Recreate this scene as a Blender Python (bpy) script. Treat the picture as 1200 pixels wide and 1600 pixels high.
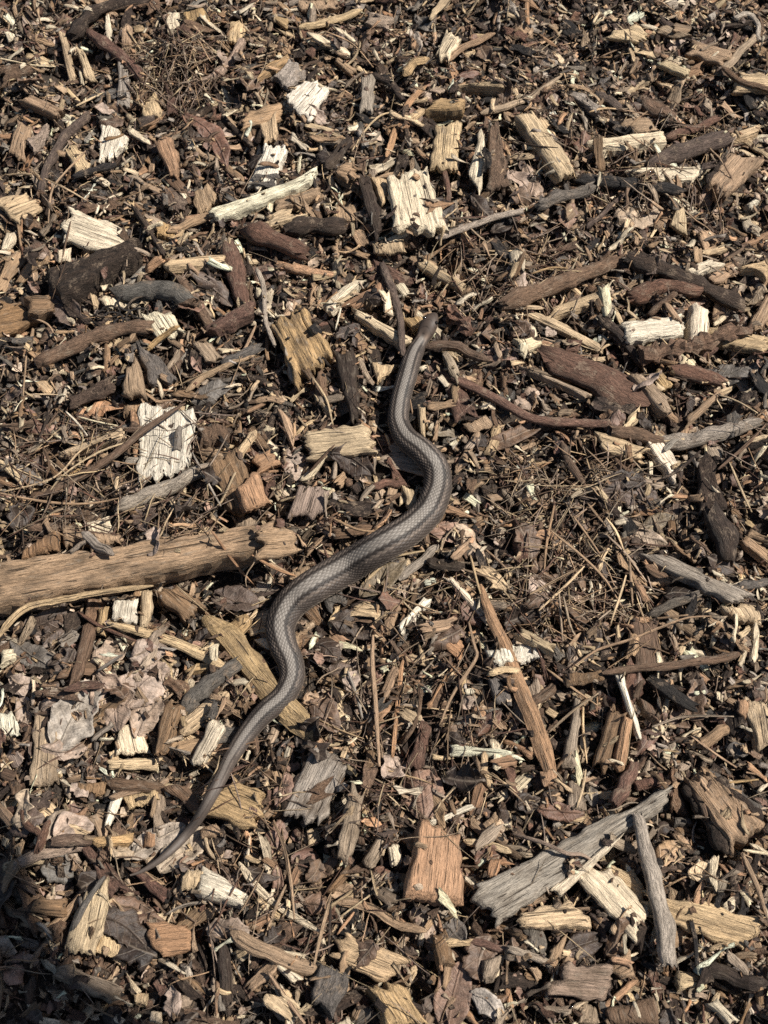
import bpy, math, random
import numpy as np
from mathutils import Matrix, Vector

# ---------------------------------------------------------------- camera, sky, sun, exposure
scn = bpy.context.scene
for o in list(bpy.data.objects):
    bpy.data.objects.remove(o)
R = math.radians
CAM_D, CAM_TILT, VFOV = 0.79, R(26.0), R(44.0)
TV = math.tan(VFOV / 2); TH = TV * 0.75
cam_loc = Vector((0.0, -CAM_D * math.sin(CAM_TILT), CAM_D * math.cos(CAM_TILT)))
cam = bpy.data.cameras.new('camera')
cam.sensor_fit = 'VERTICAL'; cam.angle_y = VFOV
cam.clip_start = 0.01; cam.clip_end = 200.0
cam.dof.use_dof = True; cam.dof.focus_distance = 0.80; cam.dof.aperture_fstop = 14.0
cam_ob = bpy.data.objects.new('camera', cam); scn.collection.objects.link(cam_ob)
cam_ob.location = cam_loc; cam_ob.rotation_euler = (CAM_TILT, 0, 0)
scn.camera = cam_ob

SUN_EL, SUN_AZ = R(55.0), R(4.0)       # azimuth measured from +x (right) towards +y (away)
sun_dir = Vector((math.cos(SUN_EL) * math.cos(SUN_AZ), math.cos(SUN_EL) * math.sin(SUN_AZ), math.sin(SUN_EL)))
w = bpy.data.worlds.new('World'); scn.world = w; w.use_nodes = True
nt = w.node_tree; bg = nt.nodes['Background']
sky = nt.nodes.new('ShaderNodeTexSky'); sky.sky_type = 'NISHITA'; sky.sun_disc = False
sky.sun_elevation = SUN_EL; sky.sun_rotation = math.pi / 2 - SUN_AZ
nt.links.new(sky.outputs[0], bg.inputs[0]); bg.inputs[1].default_value = 0.05
sl = bpy.data.lights.new('sun', 'SUN'); sl.energy = 5.0; sl.angle = R(0.53); sl.color = (1.0, 0.95, 0.87)
sun = bpy.data.objects.new('sun', sl); scn.collection.objects.link(sun)
sun.rotation_euler = sun_dir.to_track_quat('Z', 'Y').to_euler(); sun.location = sun_dir * 5
vs = scn.view_settings
vs.view_transform = 'Standard'; vs.look = 'None'; vs.exposure = 0.58; vs.gamma = 1.0; vs.use_curve_mapping = False
scn.cycles.max_bounces = 6
scn.cycles.use_denoising = False

rng = np.random.default_rng(11)
random.seed(5)
COL = scn.collection

# ---------------------------------------------------------------- pixel <-> ground
cC, sC = math.cos(CAM_TILT), math.sin(CAM_TILT)
def unproj(px, py, z=0.0):
    """pixel of the 1200 x 1600 photograph -> ground point at height z"""
    x = (np.asarray(px, float) - 600) / 600 * TH
    y = (800 - np.asarray(py, float)) / 800 * TV
    dx, dy, dz = x, y * cC + sC, y * sC - cC
    t = (z - cam_loc.z) / dz
    return np.stack([cam_loc.x + dx * t, cam_loc.y + dy * t], -1)
def px_size(px, py):
    a = unproj(px - .5, py); b = unproj(px + .5, py)
    return float(np.linalg.norm(a - b))
def proj(x, y, z=0.0):
    vx = x - cam_loc.x; vy = y - cam_loc.y; vz = z - cam_loc.z
    d = vy * sC - vz * cC; u = vy * cC + vz * sC
    return 600 + vx / d / TH * 600, 800 - u / d / TV * 800

# ---------------------------------------------------------------- noise helpers
_lat = rng.random((64, 64))
def vnoise(u, v):
    u = np.asarray(u, float); v = np.asarray(v, float)
    iu = np.floor(u).astype(int); iv = np.floor(v).astype(int)
    fu = u - iu; fv = v - iv
    fu = fu * fu * (3 - 2 * fu); fv = fv * fv * (3 - 2 * fv)
    a = _lat[iu % 64, iv % 64]; b = _lat[(iu + 1) % 64, iv % 64]
    c = _lat[iu % 64, (iv + 1) % 64]; d = _lat[(iu + 1) % 64, (iv + 1) % 64]
    return (a * (1 - fu) + b * fu) * (1 - fv) + (c * (1 - fu) + d * fu) * fv
def fbm(u, v, n=3):
    s = 0; a = .5
    for i in range(n):
        s = s + a * (vnoise(u + 17 * i, v + 31 * i) - .5); u = u * 2; v = v * 2; a *= .5
    return s * 2
def catmull(P, n):
    P = np.asarray(P, float)
    if len(P) == 2:
        t = np.linspace(0, 1, n)[:, None]
        return P[0] * (1 - t) + P[1] * t
    Q = np.vstack([2 * P[0] - P[1], P, 2 * P[-1] - P[-2]])
    seg = np.linalg.norm(np.diff(P[:, :2], axis=0), axis=1); cum = np.concatenate([[0], np.cumsum(seg)])
    s = np.linspace(0, cum[-1], n)
    k = np.clip(np.searchsorted(cum, s, side='right') - 1, 0, len(P) - 2)
    t = ((s - cum[k]) / np.maximum(seg[k], 1e-9))[:, None]
    p0, p1, p2, p3 = Q[k], Q[k + 1], Q[k + 2], Q[k + 3]
    return .5 * (2 * p1 + (p2 - p0) * t + (2 * p0 - 5 * p1 + 4 * p2 - p3) * t * t + (3 * p1 - p0 - 3 * p2 + p3) * t ** 3)

# ---------------------------------------------------------------- materials
def mat_new(name):
    m = bpy.data.materials.new(name); m.use_nodes = True
    t = m.node_tree; b = t.nodes['Principled BSDF']
    return m, t, b
def N(t, typ, **kw):
    n = t.nodes.new(typ)
    for k, v in kw.items(): setattr(n, k, v)
    return n
def attr(t, name):
    n = N(t, 'ShaderNodeAttribute'); n.attribute_name = name; return n
def noise(t, vec, scale, sc3=(1, 1, 1), detail=3.0, rough=.55, dist=0.0):
    mp = N(t, 'ShaderNodeMapping'); mp.inputs['Scale'].default_value = tuple(scale * c for c in sc3)
    t.links.new(vec, mp.inputs[0])
    n = N(t, 'ShaderNodeTexNoise'); n.inputs['Scale'].default_value = 1.0
    n.inputs['Detail'].default_value = detail; n.inputs['Roughness'].default_value = rough
    n.inputs['Distortion'].default_value = dist
    t.links.new(mp.outputs[0], n.inputs['Vector']); return n.outputs[0]
def ramp(t, val, p0, c0, p1, c1):
    r = N(t, 'ShaderNodeMapRange'); r.inputs[1].default_value = p0; r.inputs[2].default_value = p1
    r.inputs[3].default_value = c0; r.inputs[4].default_value = c1
    t.links.new(val, r.inputs[0]); return r.outputs[0]
def math2(t, op, a, b):
    n = N(t, 'ShaderNodeMath', operation=op)
    for i, x in enumerate((a, b)):
        if isinstance(x, (int, float)): n.inputs[i].default_value = x
        else: t.links.new(x, n.inputs[i])
    return n.outputs[0]
def mixc(t, fac, a, b, mode='MIX'):
    n = N(t, 'ShaderNodeMix', data_type='RGBA', blend_type=mode)
    for s, x in ((n.inputs[0], fac), (n.inputs[6], a), (n.inputs[7], b)):
        if isinstance(x, (int, float)): s.default_value = x
        elif isinstance(x, tuple): s.default_value = x
        else: t.links.new(x, s)
    return n.outputs[2]
def scalec(t, col, f):
    n = N(t, 'ShaderNodeVectorMath', operation='SCALE')
    t.links.new(col, n.inputs[0]); t.links.new(f, n.inputs['Scale']); return n.outputs[0]
def bump(t, b, h, strength, dist):
    n = N(t, 'ShaderNodeBump'); n.inputs['Strength'].default_value = strength; n.inputs['Distance'].default_value = dist
    t.links.new(h, n.inputs['Height']); t.links.new(n.outputs[0], b.inputs['Normal'])

def make_wood():
    m, t, b = mat_new('split_wood')
    ti = attr(t, 'tint'); lo = attr(t, 'loc').outputs['Vector']          # loc in millimetres, x along the grain
    g1 = noise(t, lo, 1.0, (.045, .70, .70), 4, .65, .3)
    g2 = noise(t, lo, 1.0, (.22, 2.6, 2.6), 2, .6)
    bl = noise(t, lo, .11, (.6, 1, 1), 4, .6)
    bl2 = noise(t, lo, .30, (.45, 1.2, 1), 4, .65)
    ck = noise(t, lo, 1.0, (.022, .85, .85), 2, .5, .4)
    f = math2(t, 'MULTIPLY', ramp(t, g1, .32, .52, .66, 1.18), ramp(t, g2, .32, .74, .68, 1.16))
    col = scalec(t, ti.outputs['Color'], f)
    # dirt and weather stains, as strong as the piece's own stain value (alpha of tint)
    st = math2(t, 'MULTIPLY', ramp(t, bl, .46, 0, .66, 1), ti.outputs['Alpha'])
    col = mixc(t, st, col, (.085, .058, .036, 1))
    st2 = math2(t, 'MULTIPLY', ramp(t, bl2, .55, 0, .70, .8), ti.outputs['Alpha'])
    col = mixc(t, st2, col, (.25, .205, .155, 1))
    cr = ramp(t, ck, .30, .9, .37, 0)                                    # checks along the grain
    col = mixc(t, cr, col, (.05, .033, .02, 1))
    t.links.new(col, b.inputs['Base Color'])
    b.inputs['Roughness'].default_value = .72; b.inputs['Specular IOR Level'].default_value = .3
    h = math2(t, 'ADD', math2(t, 'MULTIPLY', g1, .7), math2(t, 'MULTIPLY', g2, .35))
    h = math2(t, 'SUBTRACT', h, math2(t, 'MULTIPLY', cr, .6))
    bump(t, b, h, 1.0, .0026)
    return m
def make_bark(name, sc3, rough, spec, bd, lo_mul=.45, hi_mul=1.45):
    m, t, b = mat_new(name)
    ti = attr(t, 'tint'); lo = attr(t, 'loc').outputs['Vector']
    a = noise(t, lo, .40, sc3, 6, .72, .8)
    c = noise(t, lo, 1.5, sc3, 4, .65)
    p = noise(t, lo, .12, (1, 1, 1), 4, .6)
    f = math2(t, 'MULTIPLY', ramp(t, a, .34, lo_mul, .66, hi_mul), ramp(t, c, .32, .6, .68, 1.3))
    col = scalec(t, ti.outputs['Color'], f)
    col = mixc(t, ramp(t, math2(t, 'ADD', math2(t, 'MULTIPLY', p, .6), math2(t, 'MULTIPLY', c, .4)), .54, 0, .62, .7), col, (.27, .20, .14, 1))
    t.links.new(col, b.inputs['Base Color'])
    b.inputs['Roughness'].default_value = rough; b.inputs['Specular IOR Level'].default_value = spec
    h = math2(t, 'ADD', a, math2(t, 'MULTIPLY', c, .4))
    bump(t, b, h, .9, bd)
    return m
def make_leaf():
    m, t, b = mat_new('dead_leaf')
    ti = attr(t, 'tint'); lo = attr(t, 'loc').outputs['Vector']
    sp = N(t, 'ShaderNodeSeparateXYZ'); t.links.new(lo, sp.inputs[0])
    ay = math2(t, 'ABSOLUTE', sp.outputs[1], 0)
    ph = math2(t, 'SUBTRACT', math2(t, 'MULTIPLY', sp.outputs[0], 1.15), math2(t, 'MULTIPLY', ay, .9))
    vein = ramp(t, math2(t, 'SINE', ph, 0), .86, 0, 1.0, 1)
    rib = ramp(t, ay, .25, 1, .8, 0)
    v = math2(t, 'MAXIMUM', rib, math2(t, 'MULTIPLY', vein, .6))
    a = noise(t, lo, .16, (1, 1, 1), 5, .65); c = noise(t, lo, .9, (1, 1, 1), 3, .6)
    col = scalec(t, ti.outputs['Color'], math2(t, 'MULTIPLY', ramp(t, a, .34, .45, .66, 1.3), ramp(t, c, .32, .7, .68, 1.2)))
    col = mixc(t, math2(t, 'MULTIPLY', v, .25), col, (.36, .29, .22, 1))
    col = mixc(t, ramp(t, c, .66, 0, .74, .6), col, (.06, .045, .035, 1))
    t.links.new(col, b.inputs['Base Color']); b.inputs['Roughness'].default_value = .55
    b.inputs['Specular IOR Level'].default_value = .4
    bump(t, b, math2(t, 'ADD', math2(t, 'MULTIPLY', v, .5), math2(t, 'ADD', a, math2(t, 'MULTIPLY', c, .5))), .8, .0010)
    return m
def make_soil():
    m, t, b = mat_new('dark_soil')
    lo = N(t, 'ShaderNodeTexCoord').outputs['Object']
    a = noise(t, lo, 60, (1, 1, 1), 6, .7); c = noise(t, lo, 420, (1, 1, 1), 3, .6); d = noise(t, lo, 6, (1, 1, 1), 5, .7)
    col = mixc(t, ramp(t, a, .35, 0, .7, 1), (.014, .010, .007, 1), (.055, .038, .026, 1))
    col = mixc(t, math2(t, 'MULTIPLY', ramp(t, c, .56, 0, .64, 1), ramp(t, d, .35, .2, .6, .9)), col, (.17, .12, .075, 1))
    t.links.new(col, b.inputs['Base Color']); b.inputs['Roughness'].default_value = .9
    bump(t, b, math2(t, 'ADD', a, math2(t, 'MULTIPLY', c, .5)), 1.0, .006)
    return m
M_WOOD = make_wood()
M_BARK = make_bark('rough_bark', (.45, 1, 1), .8, .3, .0045, .35, 1.6)
M_TWIG = make_bark('twig_bark', (.3, 1.2, 1.2), .66, .3, .0032, .40, 1.6)
M_LEAF = make_leaf()
M_SOIL = make_soil()

# base colours (linear albedo) and the stain that goes with them
PAL = {
 'cream': ((.77, .635, .45), .35), 'white': ((.82, .72, .56), .25), 'straw': ((.61, .45, .275), .4), 'tan': ((.40, .268, .165), .5),
 'gold': ((.50, .335, .17), .4), 'orange': ((.44, .26, .15), .35), 'brown': ((.150, .094, .061), .5), 'gbrown': ((.25, .152, .083), .6),
 'dark': ((.045, .030, .022), .4), 'black': ((.024, .020, .018), .2), 'grey': ((.35, .295, .24), .5), 'slate': ((.130, .112, .094), .3),
 'gtan': ((.38, .288, .205), .6), 'red': ((.145, .080, .056), .4), 'purple': ((.105, .073, .056), .3), 'pink': ((.34, .25, .19), .4), 'olive': ((.14, .11, .073), .4),
 'rose': ((.235, .145, .105), .3)}
WORD = {'cream': 'cream', 'white': 'bleached white', 'straw': 'straw-yellow', 'tan': 'tan', 'gold': 'golden', 'orange': 'orange-tan',
 'brown': 'brown', 'gbrown': 'golden-brown', 'dark': 'dark brown', 'black': 'blackened', 'grey': 'grey weathered', 'slate': 'slate-grey',
 'gtan': 'greyish tan', 'red': 'reddish-brown', 'purple': 'purplish-brown', 'pink': 'pinkish-brown', 'olive': 'olive-brown', 'rose': 'rosy brown'}
def tint_of(c, j=.12):
    base, st = PAL[c]
    k = 1 + rng.normal(0, j); h = np.clip(rng.normal(.01, .05), -.025, .1) * np.array([.5, 0, -.8]) + rng.normal(0, .008, 3)
    return tuple(float(np.clip(b * k * (1 + x), .008, .85)) for b, x in zip(base, h)) + (float(np.clip(st * rng.uniform(.6, 1.4), 0, 1)),)

# ---------------------------------------------------------------- mesh plumbing
def mesh_from(name, V, F, mat, tint, loc, flat=None):
    """V (n,3); F list of index tuples; tint rgba or (n,4); loc (n,3) mm; flat = indices of faces shaded flat"""
    me = bpy.data.meshes.new(name)
    me.from_pydata(V.tolist(), [], F)
    n = len(V)
    a = me.attributes.new('tint', 'FLOAT_COLOR', 'POINT')
    T = np.broadcast_to(np.asarray(tint, np.float32), (n, 4)); a.data.foreach_set('color', np.ascontiguousarray(T, np.float32).ravel())
    a = me.attributes.new('loc', 'FLOAT_VECTOR', 'POINT'); a.data.foreach_set('vector', np.ascontiguousarray(loc, np.float32).ravel())
    sm = np.ones(len(F), bool)
    if flat is not None: sm[flat] = False
    me.polygons.foreach_set('use_smooth', sm)
    me.materials.append(mat); me.update()
    return me
def link(name, me, parent=None, mw=None):
    o = bpy.data.objects.new(name, me); COL.objects.link(o)
    if parent: o.parent = parent
    if mw is not None: o.matrix_world = mw
    return o

# ---------------------------------------------------------------- height field the litter is dropped on
GX0, GY0, RES, NX, NY = -.66, -.62, .001, 1320, 1460
def smooth_rand(cell):
    a = rng.random((NY // cell + 3, NX // cell + 3))
    yy, xx = np.mgrid[0:NY, 0:NX] / cell
    iy = yy.astype(int); ix = xx.astype(int); fy = yy - iy; fx = xx - ix
    fy = fy * fy * (3 - 2 * fy); fx = fx * fx * (3 - 2 * fx)
    return (a[iy, ix] * (1 - fx) + a[iy, ix + 1] * fx) * (1 - fy) + (a[iy + 1, ix] * (1 - fx) + a[iy + 1, ix + 1] * fx) * fy - .5
H = -.016 + smooth_rand(120) * .012 + smooth_rand(37) * .014 + smooth_rand(13) * .007
H0 = H.copy()
KEEP = np.zeros((NY, NX), np.float32)            # how clean a spot is to be kept (1 = nothing may fall on it)
def cells(x, y):
    return np.clip(((y - GY0) / RES).astype(int), 0, NY - 1), np.clip(((x - GX0) / RES).astype(int), 0, NX - 1)
def Hat(x, y):
    return H[cells(np.asarray(x), np.asarray(y))]
def raise_to(x, y, z):
    c = cells(x, y); H[c] = np.maximum(H[c], z)
# ---------------------------------------------------------------- the soil sheet
def build_ground():
    def axis(lo, hi, n):
        mid = np.linspace(lo, hi, n)
        return np.concatenate([[-40, -12, -4, -1.6], mid, [1.6, 4, 12, 40]])
    xs = axis(GX0 + .004, GX0 + NX * RES - .004, 200); ys = axis(GY0 + .004, GY0 + NY * RES - .004, 220)
    X, Y = np.meshgrid(xs, ys)
    Z = H0[cells(X, Y)] - .001
    Z[(np.abs(X) > .7) | (Y > .86) | (Y < -.7)] = -.012
    n, m = len(xs), len(ys)
    V = np.stack([X.ravel(), Y.ravel(), Z.ravel()], -1)
    i = np.arange(n * m).reshape(m, n)
    F = np.stack([i[:-1, :-1], i[:-1, 1:], i[1:, 1:], i[1:, :-1]], -1).reshape(-1, 4).tolist()
    me = bpy.data.meshes.new('ground'); me.from_pydata(V.tolist(), [], F); me.materials.append(M_SOIL)
    me.polygons.foreach_set('use_smooth', np.ones(len(F), bool))
    o = link('ground', me); o['kind'] = 'structure'; o['label'] = 'dark damp soil under the wood chip mulch'; o['category'] = 'ground'
build_ground()

# ---------------------------------------------------------------- one-piece mesh builders (local metres, x along the grain)
def chip_geo(P, th, nu, nv, rag, ridge, edge, seed, warp=0., taper_side=.12, lite=False):
    """P: 4 local corners p0->p1 one long side, p3->p2 the other. A split chip: ragged ends, ridged top, rough sides."""
    P = np.asarray(P, float)
    u = np.linspace(0, 1, nu); v = np.linspace(0, 1, nv); U, W = np.meshgrid(u, v, indexing='ij')
    a = P[0] * (1 - W[..., None]) + P[3] * W[..., None]; b = P[1] * (1 - W[..., None]) + P[2] * W[..., None]
    XY = a * (1 - U[..., None]) + b * U[..., None]
    L = np.linalg.norm(P[1] - P[0] + P[2] - P[3]) / 2; Wd = np.linalg.norm(P[3] - P[0] + P[2] - P[1]) / 2
    # ragged ends: every strip of grain breaks at its own length
    sv = v * Wd / .0015
    e0 = (vnoise(sv + seed, 3.3 + 0 * sv) - .35) * rag + (vnoise(sv * .33 + seed, 9.1 + 0 * sv) - .5) * rag * 1.4
    e1 = (vnoise(sv + seed + 9, 5.7 + 0 * sv) - .35) * rag + (vnoise(sv * .33 + seed + 4, 2.1 + 0 * sv) - .5) * rag * 1.4
    w0 = np.clip(1 - U / .28, 0, 1); w1 = np.clip(1 - (1 - U) / .28, 0, 1)
    XY[..., 0] += (w0 * e0[None] - w1 * e1[None])
    su = u * L / .007
    k0 = (vnoise(su + seed, 21.3 + 0 * su) - .5) * edge; k1 = (vnoise(su + seed, 27.9 + 0 * su) - .5) * edge
    XY[..., 1] += (np.clip(1 - W / .35, 0, 1) * k0[:, None] + np.clip(1 - (1 - W) / .35, 0, 1) * k1[:, None])
    Z = th + ridge * ((vnoise(U * L / .022 + seed, W * Wd / .0016 + seed) - .5) * 1.3 + (vnoise(U * L / .03 + seed * 2, W * Wd / .005) - .5) * 1.6)
    Z += warp * (2 * U - 1) ** 2 * L + warp * .5 * np.sin(W * 3 + seed) * Wd
    ed = np.minimum(np.minimum(W, 1 - W) * Wd, np.minimum(U, 1 - U) * L * .6)
    Z -= np.clip(1 - ed / .0018, 0, 1) * th * .25
    top = np.concatenate([XY, Z[..., None]], -1)
    idx = np.arange(nu * nv).reshape(nu, nv)
    F = np.stack([idx[:-1, :-1], idx[1:, :-1], idx[1:, 1:], idx[:-1, 1:]], -1).reshape(-1, 4).tolist()
    ring = np.concatenate([idx[:, 0], idx[-1, 1:], idx[-2::-1, -1], idx[0, -2:0:-1]])
    tv = top.reshape(-1, 3); cen = tv[ring, :2].mean(0); k = len(ring)
    mid = tv[ring].copy(); out = mid[:, :2] - cen; out /= np.maximum(np.linalg.norm(out, axis=1, keepdims=True), 1e-6)
    kk = np.arange(k)
    mid[:, :2] += out * ((vnoise(kk * .7 + seed, 40.2 + 0 * kk) - .5) * min(th * .6, .0022))[:, None]; mid[:, 2] = mid[:, 2] * .55
    bot = tv[ring].copy(); bot[:, :2] = cen + (bot[:, :2] - cen) * (1 - taper_side); bot[:, 2] = bot[:, 2] - th
    if lite:
        n0 = nu * nv; nf = len(F); nx = np.roll(kk, -1)
        F += np.stack([ring[nx], ring, n0 + kk, n0 + nx], -1).tolist()
        return np.concatenate([tv, bot]), F, list(range(nf, len(F)))
    V = np.concatenate([tv, mid, bot]); n0 = nu * nv; n1 = n0 + k; nf = len(F)
    nx = np.roll(kk, -1)
    F += np.stack([ring[nx], ring, n0 + kk, n0 + nx], -1).tolist()
    F += np.stack([n0 + nx, n0 + kk, n1 + kk, n1 + nx], -1).tolist()
    F.append((n1 + kk)[::-1].tolist())
    return V, F, list(range(nf, len(F)))
def tube_geo(C, rad, ns, seed, prof=None, rough=0., knots=0, flat=1.0):
    """C (n,3) centre line; rad (n,) radius; returns verts, faces, caps"""
    n = len(C); T = np.gradient(C, axis=0); T /= np.maximum(np.linalg.norm(T, axis=1, keepdims=True), 1e-9)
    up = np.array([0, 0, 1.]); S = np.cross(T, up); S /= np.maximum(np.linalg.norm(S, axis=1, keepdims=True), 1e-6); B = np.cross(S, T)
    th = np.arange(ns) / ns * 2 * np.pi
    pr = np.ones(ns) if prof is None else prof
    sl_ = np.concatenate([[0], np.cumsum(np.linalg.norm(np.diff(C, axis=0), axis=1))])
    rm = rad.mean()
    rr = rad[:, None] * pr[None] * (1 + rough * 2 * (vnoise(sl_[:, None] / (rm * 1.6) + seed, np.cos(th)[None] * 1.4 + np.sin(th)[None] * 2.1 + 7) - .5))
    for q in range(knots):
        s0 = rng.uniform(.1, .9) * sl_[-1]; a0 = rng.uniform(0, 2 * np.pi)
        rr *= 1 + .38 * np.exp(-((sl_[:, None] - s0) / (rm * .9)) ** 2) * (.45 + .55 * np.cos(th[None] - a0))
    V = C[:, None] + S[:, None] * (rr * np.cos(th))[..., None] + B[:, None] * (rr * flat * np.sin(th))[..., None]
    i = np.arange(n * ns).reshape(n, ns); j = np.roll(i, -1, axis=1)
    F = np.stack([i[:-1], i[1:], j[1:], j[:-1]], -1).reshape(-1, 4).tolist()
    loc = np.stack([np.broadcast_to(sl_[:, None], rr.shape), rr * np.cos(th), rr * np.sin(th)], -1).reshape(-1, 3) * 1000
    return V.reshape(-1, 3), F, i[0].tolist(), i[-1][::-1].tolist(), loc
def fit_plane(x, y, ax, perc, smax, jit=0.):
    """rest a piece on the height field: plane through the samples, lifted until it lies on the bumps"""
    h = Hat(x, y); cx, cy = x.mean(), y.mean(); dx, dy = x - cx, y - cy
    p = dx * ax[0] + dy * ax[1]; q = -dx * ax[1] + dy * ax[0]
    A = np.stack([p, q, np.ones_like(p)], -1)
    try: s = np.linalg.lstsq(A, h, rcond=None)[0]
    except Exception: s = np.zeros(3)
    a, b = np.clip(s[0] * .85 + rng.normal(0, jit), -smax, smax), np.clip(s[1] * .85 + rng.normal(0, jit), -smax, smax)
    z = np.percentile(h - a * p - b * q, perc)
    return cx, cy, a, b, z
def frame(cx, cy, z, ax, a, b):
    X = np.array([ax[0], ax[1], a]); X /= np.linalg.norm(X)
    Y = np.array([-ax[1], ax[0], b]); Y -= X * X.dot(Y); Y /= np.linalg.norm(Y); Z = np.cross(X, Y)
    return Matrix(((X[0], Y[0], Z[0], cx), (X[1], Y[1], Z[1], cy), (X[2], Y[2], Z[2], z), (0, 0, 0, 1)))

TILES = dict(zip('ABCDEFGHIJKL', [(x, y) for y in (0, 400, 800, 1200) for x in (0, 400, 800)]))
def pix(tile, s):
    a = np.array([float(t) for t in s.split()]).reshape(-1, 2) / 3.0
    return a + np.array(TILES[tile])
THINGS = []          # every traced piece: (object, colour, noun, size word, pixel centre, hand label)
def register(o, col, noun, P, lab):
    P = np.asarray(P); ext = np.linalg.norm(P.max(0) - P.min(0))
    size = 'long' if ext > 130 else ('small' if ext < 45 else 'medium')
    THINGS.append((o, col, noun, size, P.mean(0), lab, ext))
    o['category'] = noun.split()[-1] if noun != 'wood chip' else 'wood chip'

def as_parts(nm, part, me, mw):
    o = bpy.data.objects.new(nm, None); COL.objects.link(o); o.empty_display_size = .01; o.matrix_world = mw
    link(part, me, o)
    return o
def quad(tile, s, col, th=5, lab=None, bark=False, be=None, rag=None, ridge=None, keep=.85, perc=76, name=None, warp=None, st=None):
    P = pix(tile, s)
    z = -.004
    for _ in range(2):
        W = unproj(P[:, 0], P[:, 1], z); z = float(np.median(Hat(*W.mean(0)[:, None]))) + th * .001
        uu, vv = np.meshgrid(np.linspace(0, 1, 9), np.linspace(0, 1, 6))
        bil = lambda Q, u, v: (Q[0] * (1 - v)[..., None] + Q[3] * v[..., None]) * (1 - u)[..., None] + (Q[1] * (1 - v)[..., None] + Q[2] * v[..., None]) * u[..., None]
        S = bil(W, uu, vv).reshape(-1, 2); z = float(np.percentile(Hat(S[:, 0], S[:, 1]), 70)) + th * .001
    ax = (W[1] - W[0]) + (W[2] - W[3]); ax /= np.linalg.norm(ax)
    cx, cy, a, b, zz = fit_plane(S[:, 0], S[:, 1], ax, perc, .30, .03)
    D = W - np.array([cx, cy]); L2 = np.stack([D @ ax, D @ np.array([-ax[1], ax[0]])], -1)
    if L2[3, 1] < L2[0, 1]: L2 = L2[[3, 2, 1, 0]]           # keep the top face up
    L = np.linalg.norm(L2[1] - L2[0]); Wd = np.linalg.norm(L2[3] - L2[0] + L2[2] - L2[1]) / 2
    nu = int(np.clip(L / .0017, 8, 46)); nv = int(np.clip(Wd / .0009, 7, 34)); seed = float(rng.uniform(0, 60))
    rg = min(.0042, L * .15) if rag is None else rag * .001
    rd = (.0005 if not bark else .0013) if ridge is None else ridge * .001
    wp = rng.normal(0, .02) if warp is None else warp
    V, F, fl = chip_geo(L2, th * .001, nu, nv, rg, rd, min(.0034, Wd * .24), seed, wp)
    off = rng.uniform(-500, 500, 3)
    ti = list(tint_of(col, .06))
    if st is not None: ti[3] = st
    asp = L / max(Wd, 1e-4); asp = max(asp, 1 / asp)
    noun = 'bark piece' if bark else ('wood splinter' if asp > 3.6 else 'wood chip')
    nm = name or noun.replace(' ', '_')
    me = mesh_from(nm, V, F, M_BARK if bark else M_WOOD, ti, V * 1000 + off, fl)
    if be is None: o = link(nm, me, None, frame(cx, cy, zz, ax, a, b))
    else:
        o = as_parts(nm, 'wood', me, frame(cx, cy, zz, ax, a, b))
        for e in be.split():                              # strips of bark still clinging to the long sides
            A, Bq = (L2[0], L2[1]) if e == '0' else (L2[3], L2[2])
            k = max(10, int(L / .0022)); tt = np.linspace(.02, .97, k)[:, None]; CC = np.concatenate([A * (1 - tt) + Bq * tt, np.full((k, 1), th * .00055)], -1)
            CC[:, 1] += (vnoise(tt[:, 0] * 9 + seed, tt[:, 0] * 0 + 3.3) - .5) * .003
            Ve, Fe, c0, c1, lc = tube_geo(CC, np.full(k, th * .00030) * np.clip(np.minimum(tt[:, 0], 1 - tt[:, 0]) * 9, .3, 1), 10, seed, None, .35)
            link('bark_edge', mesh_from('bark_edge', Ve, Fe + [c0, c1], M_BARK, tint_of('dark'), lc + off), o)['label'] = 'rough dark bark along the edge'
    nd = int(max(8, L / .0009)), int(max(5, Wd / .0009))
    uu, vv = np.meshgrid(np.linspace(0.02, .98, nd[0]), np.linspace(0.03, .97, nd[1]))
    S = bil(W, uu, vv).reshape(-1, 2); d = S - np.array([cx, cy])
    raise_to(S[:, 0], S[:, 1], zz + a * (d @ ax) + b * (d @ np.array([-ax[1], ax[0]])) + th * .001)
    c = cells(S[:, 0], S[:, 1]); KEEP[c] = np.maximum(KEEP[c], keep)
    register(o, col, nm.replace('_', ' '), P, lab)
    return o

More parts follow.
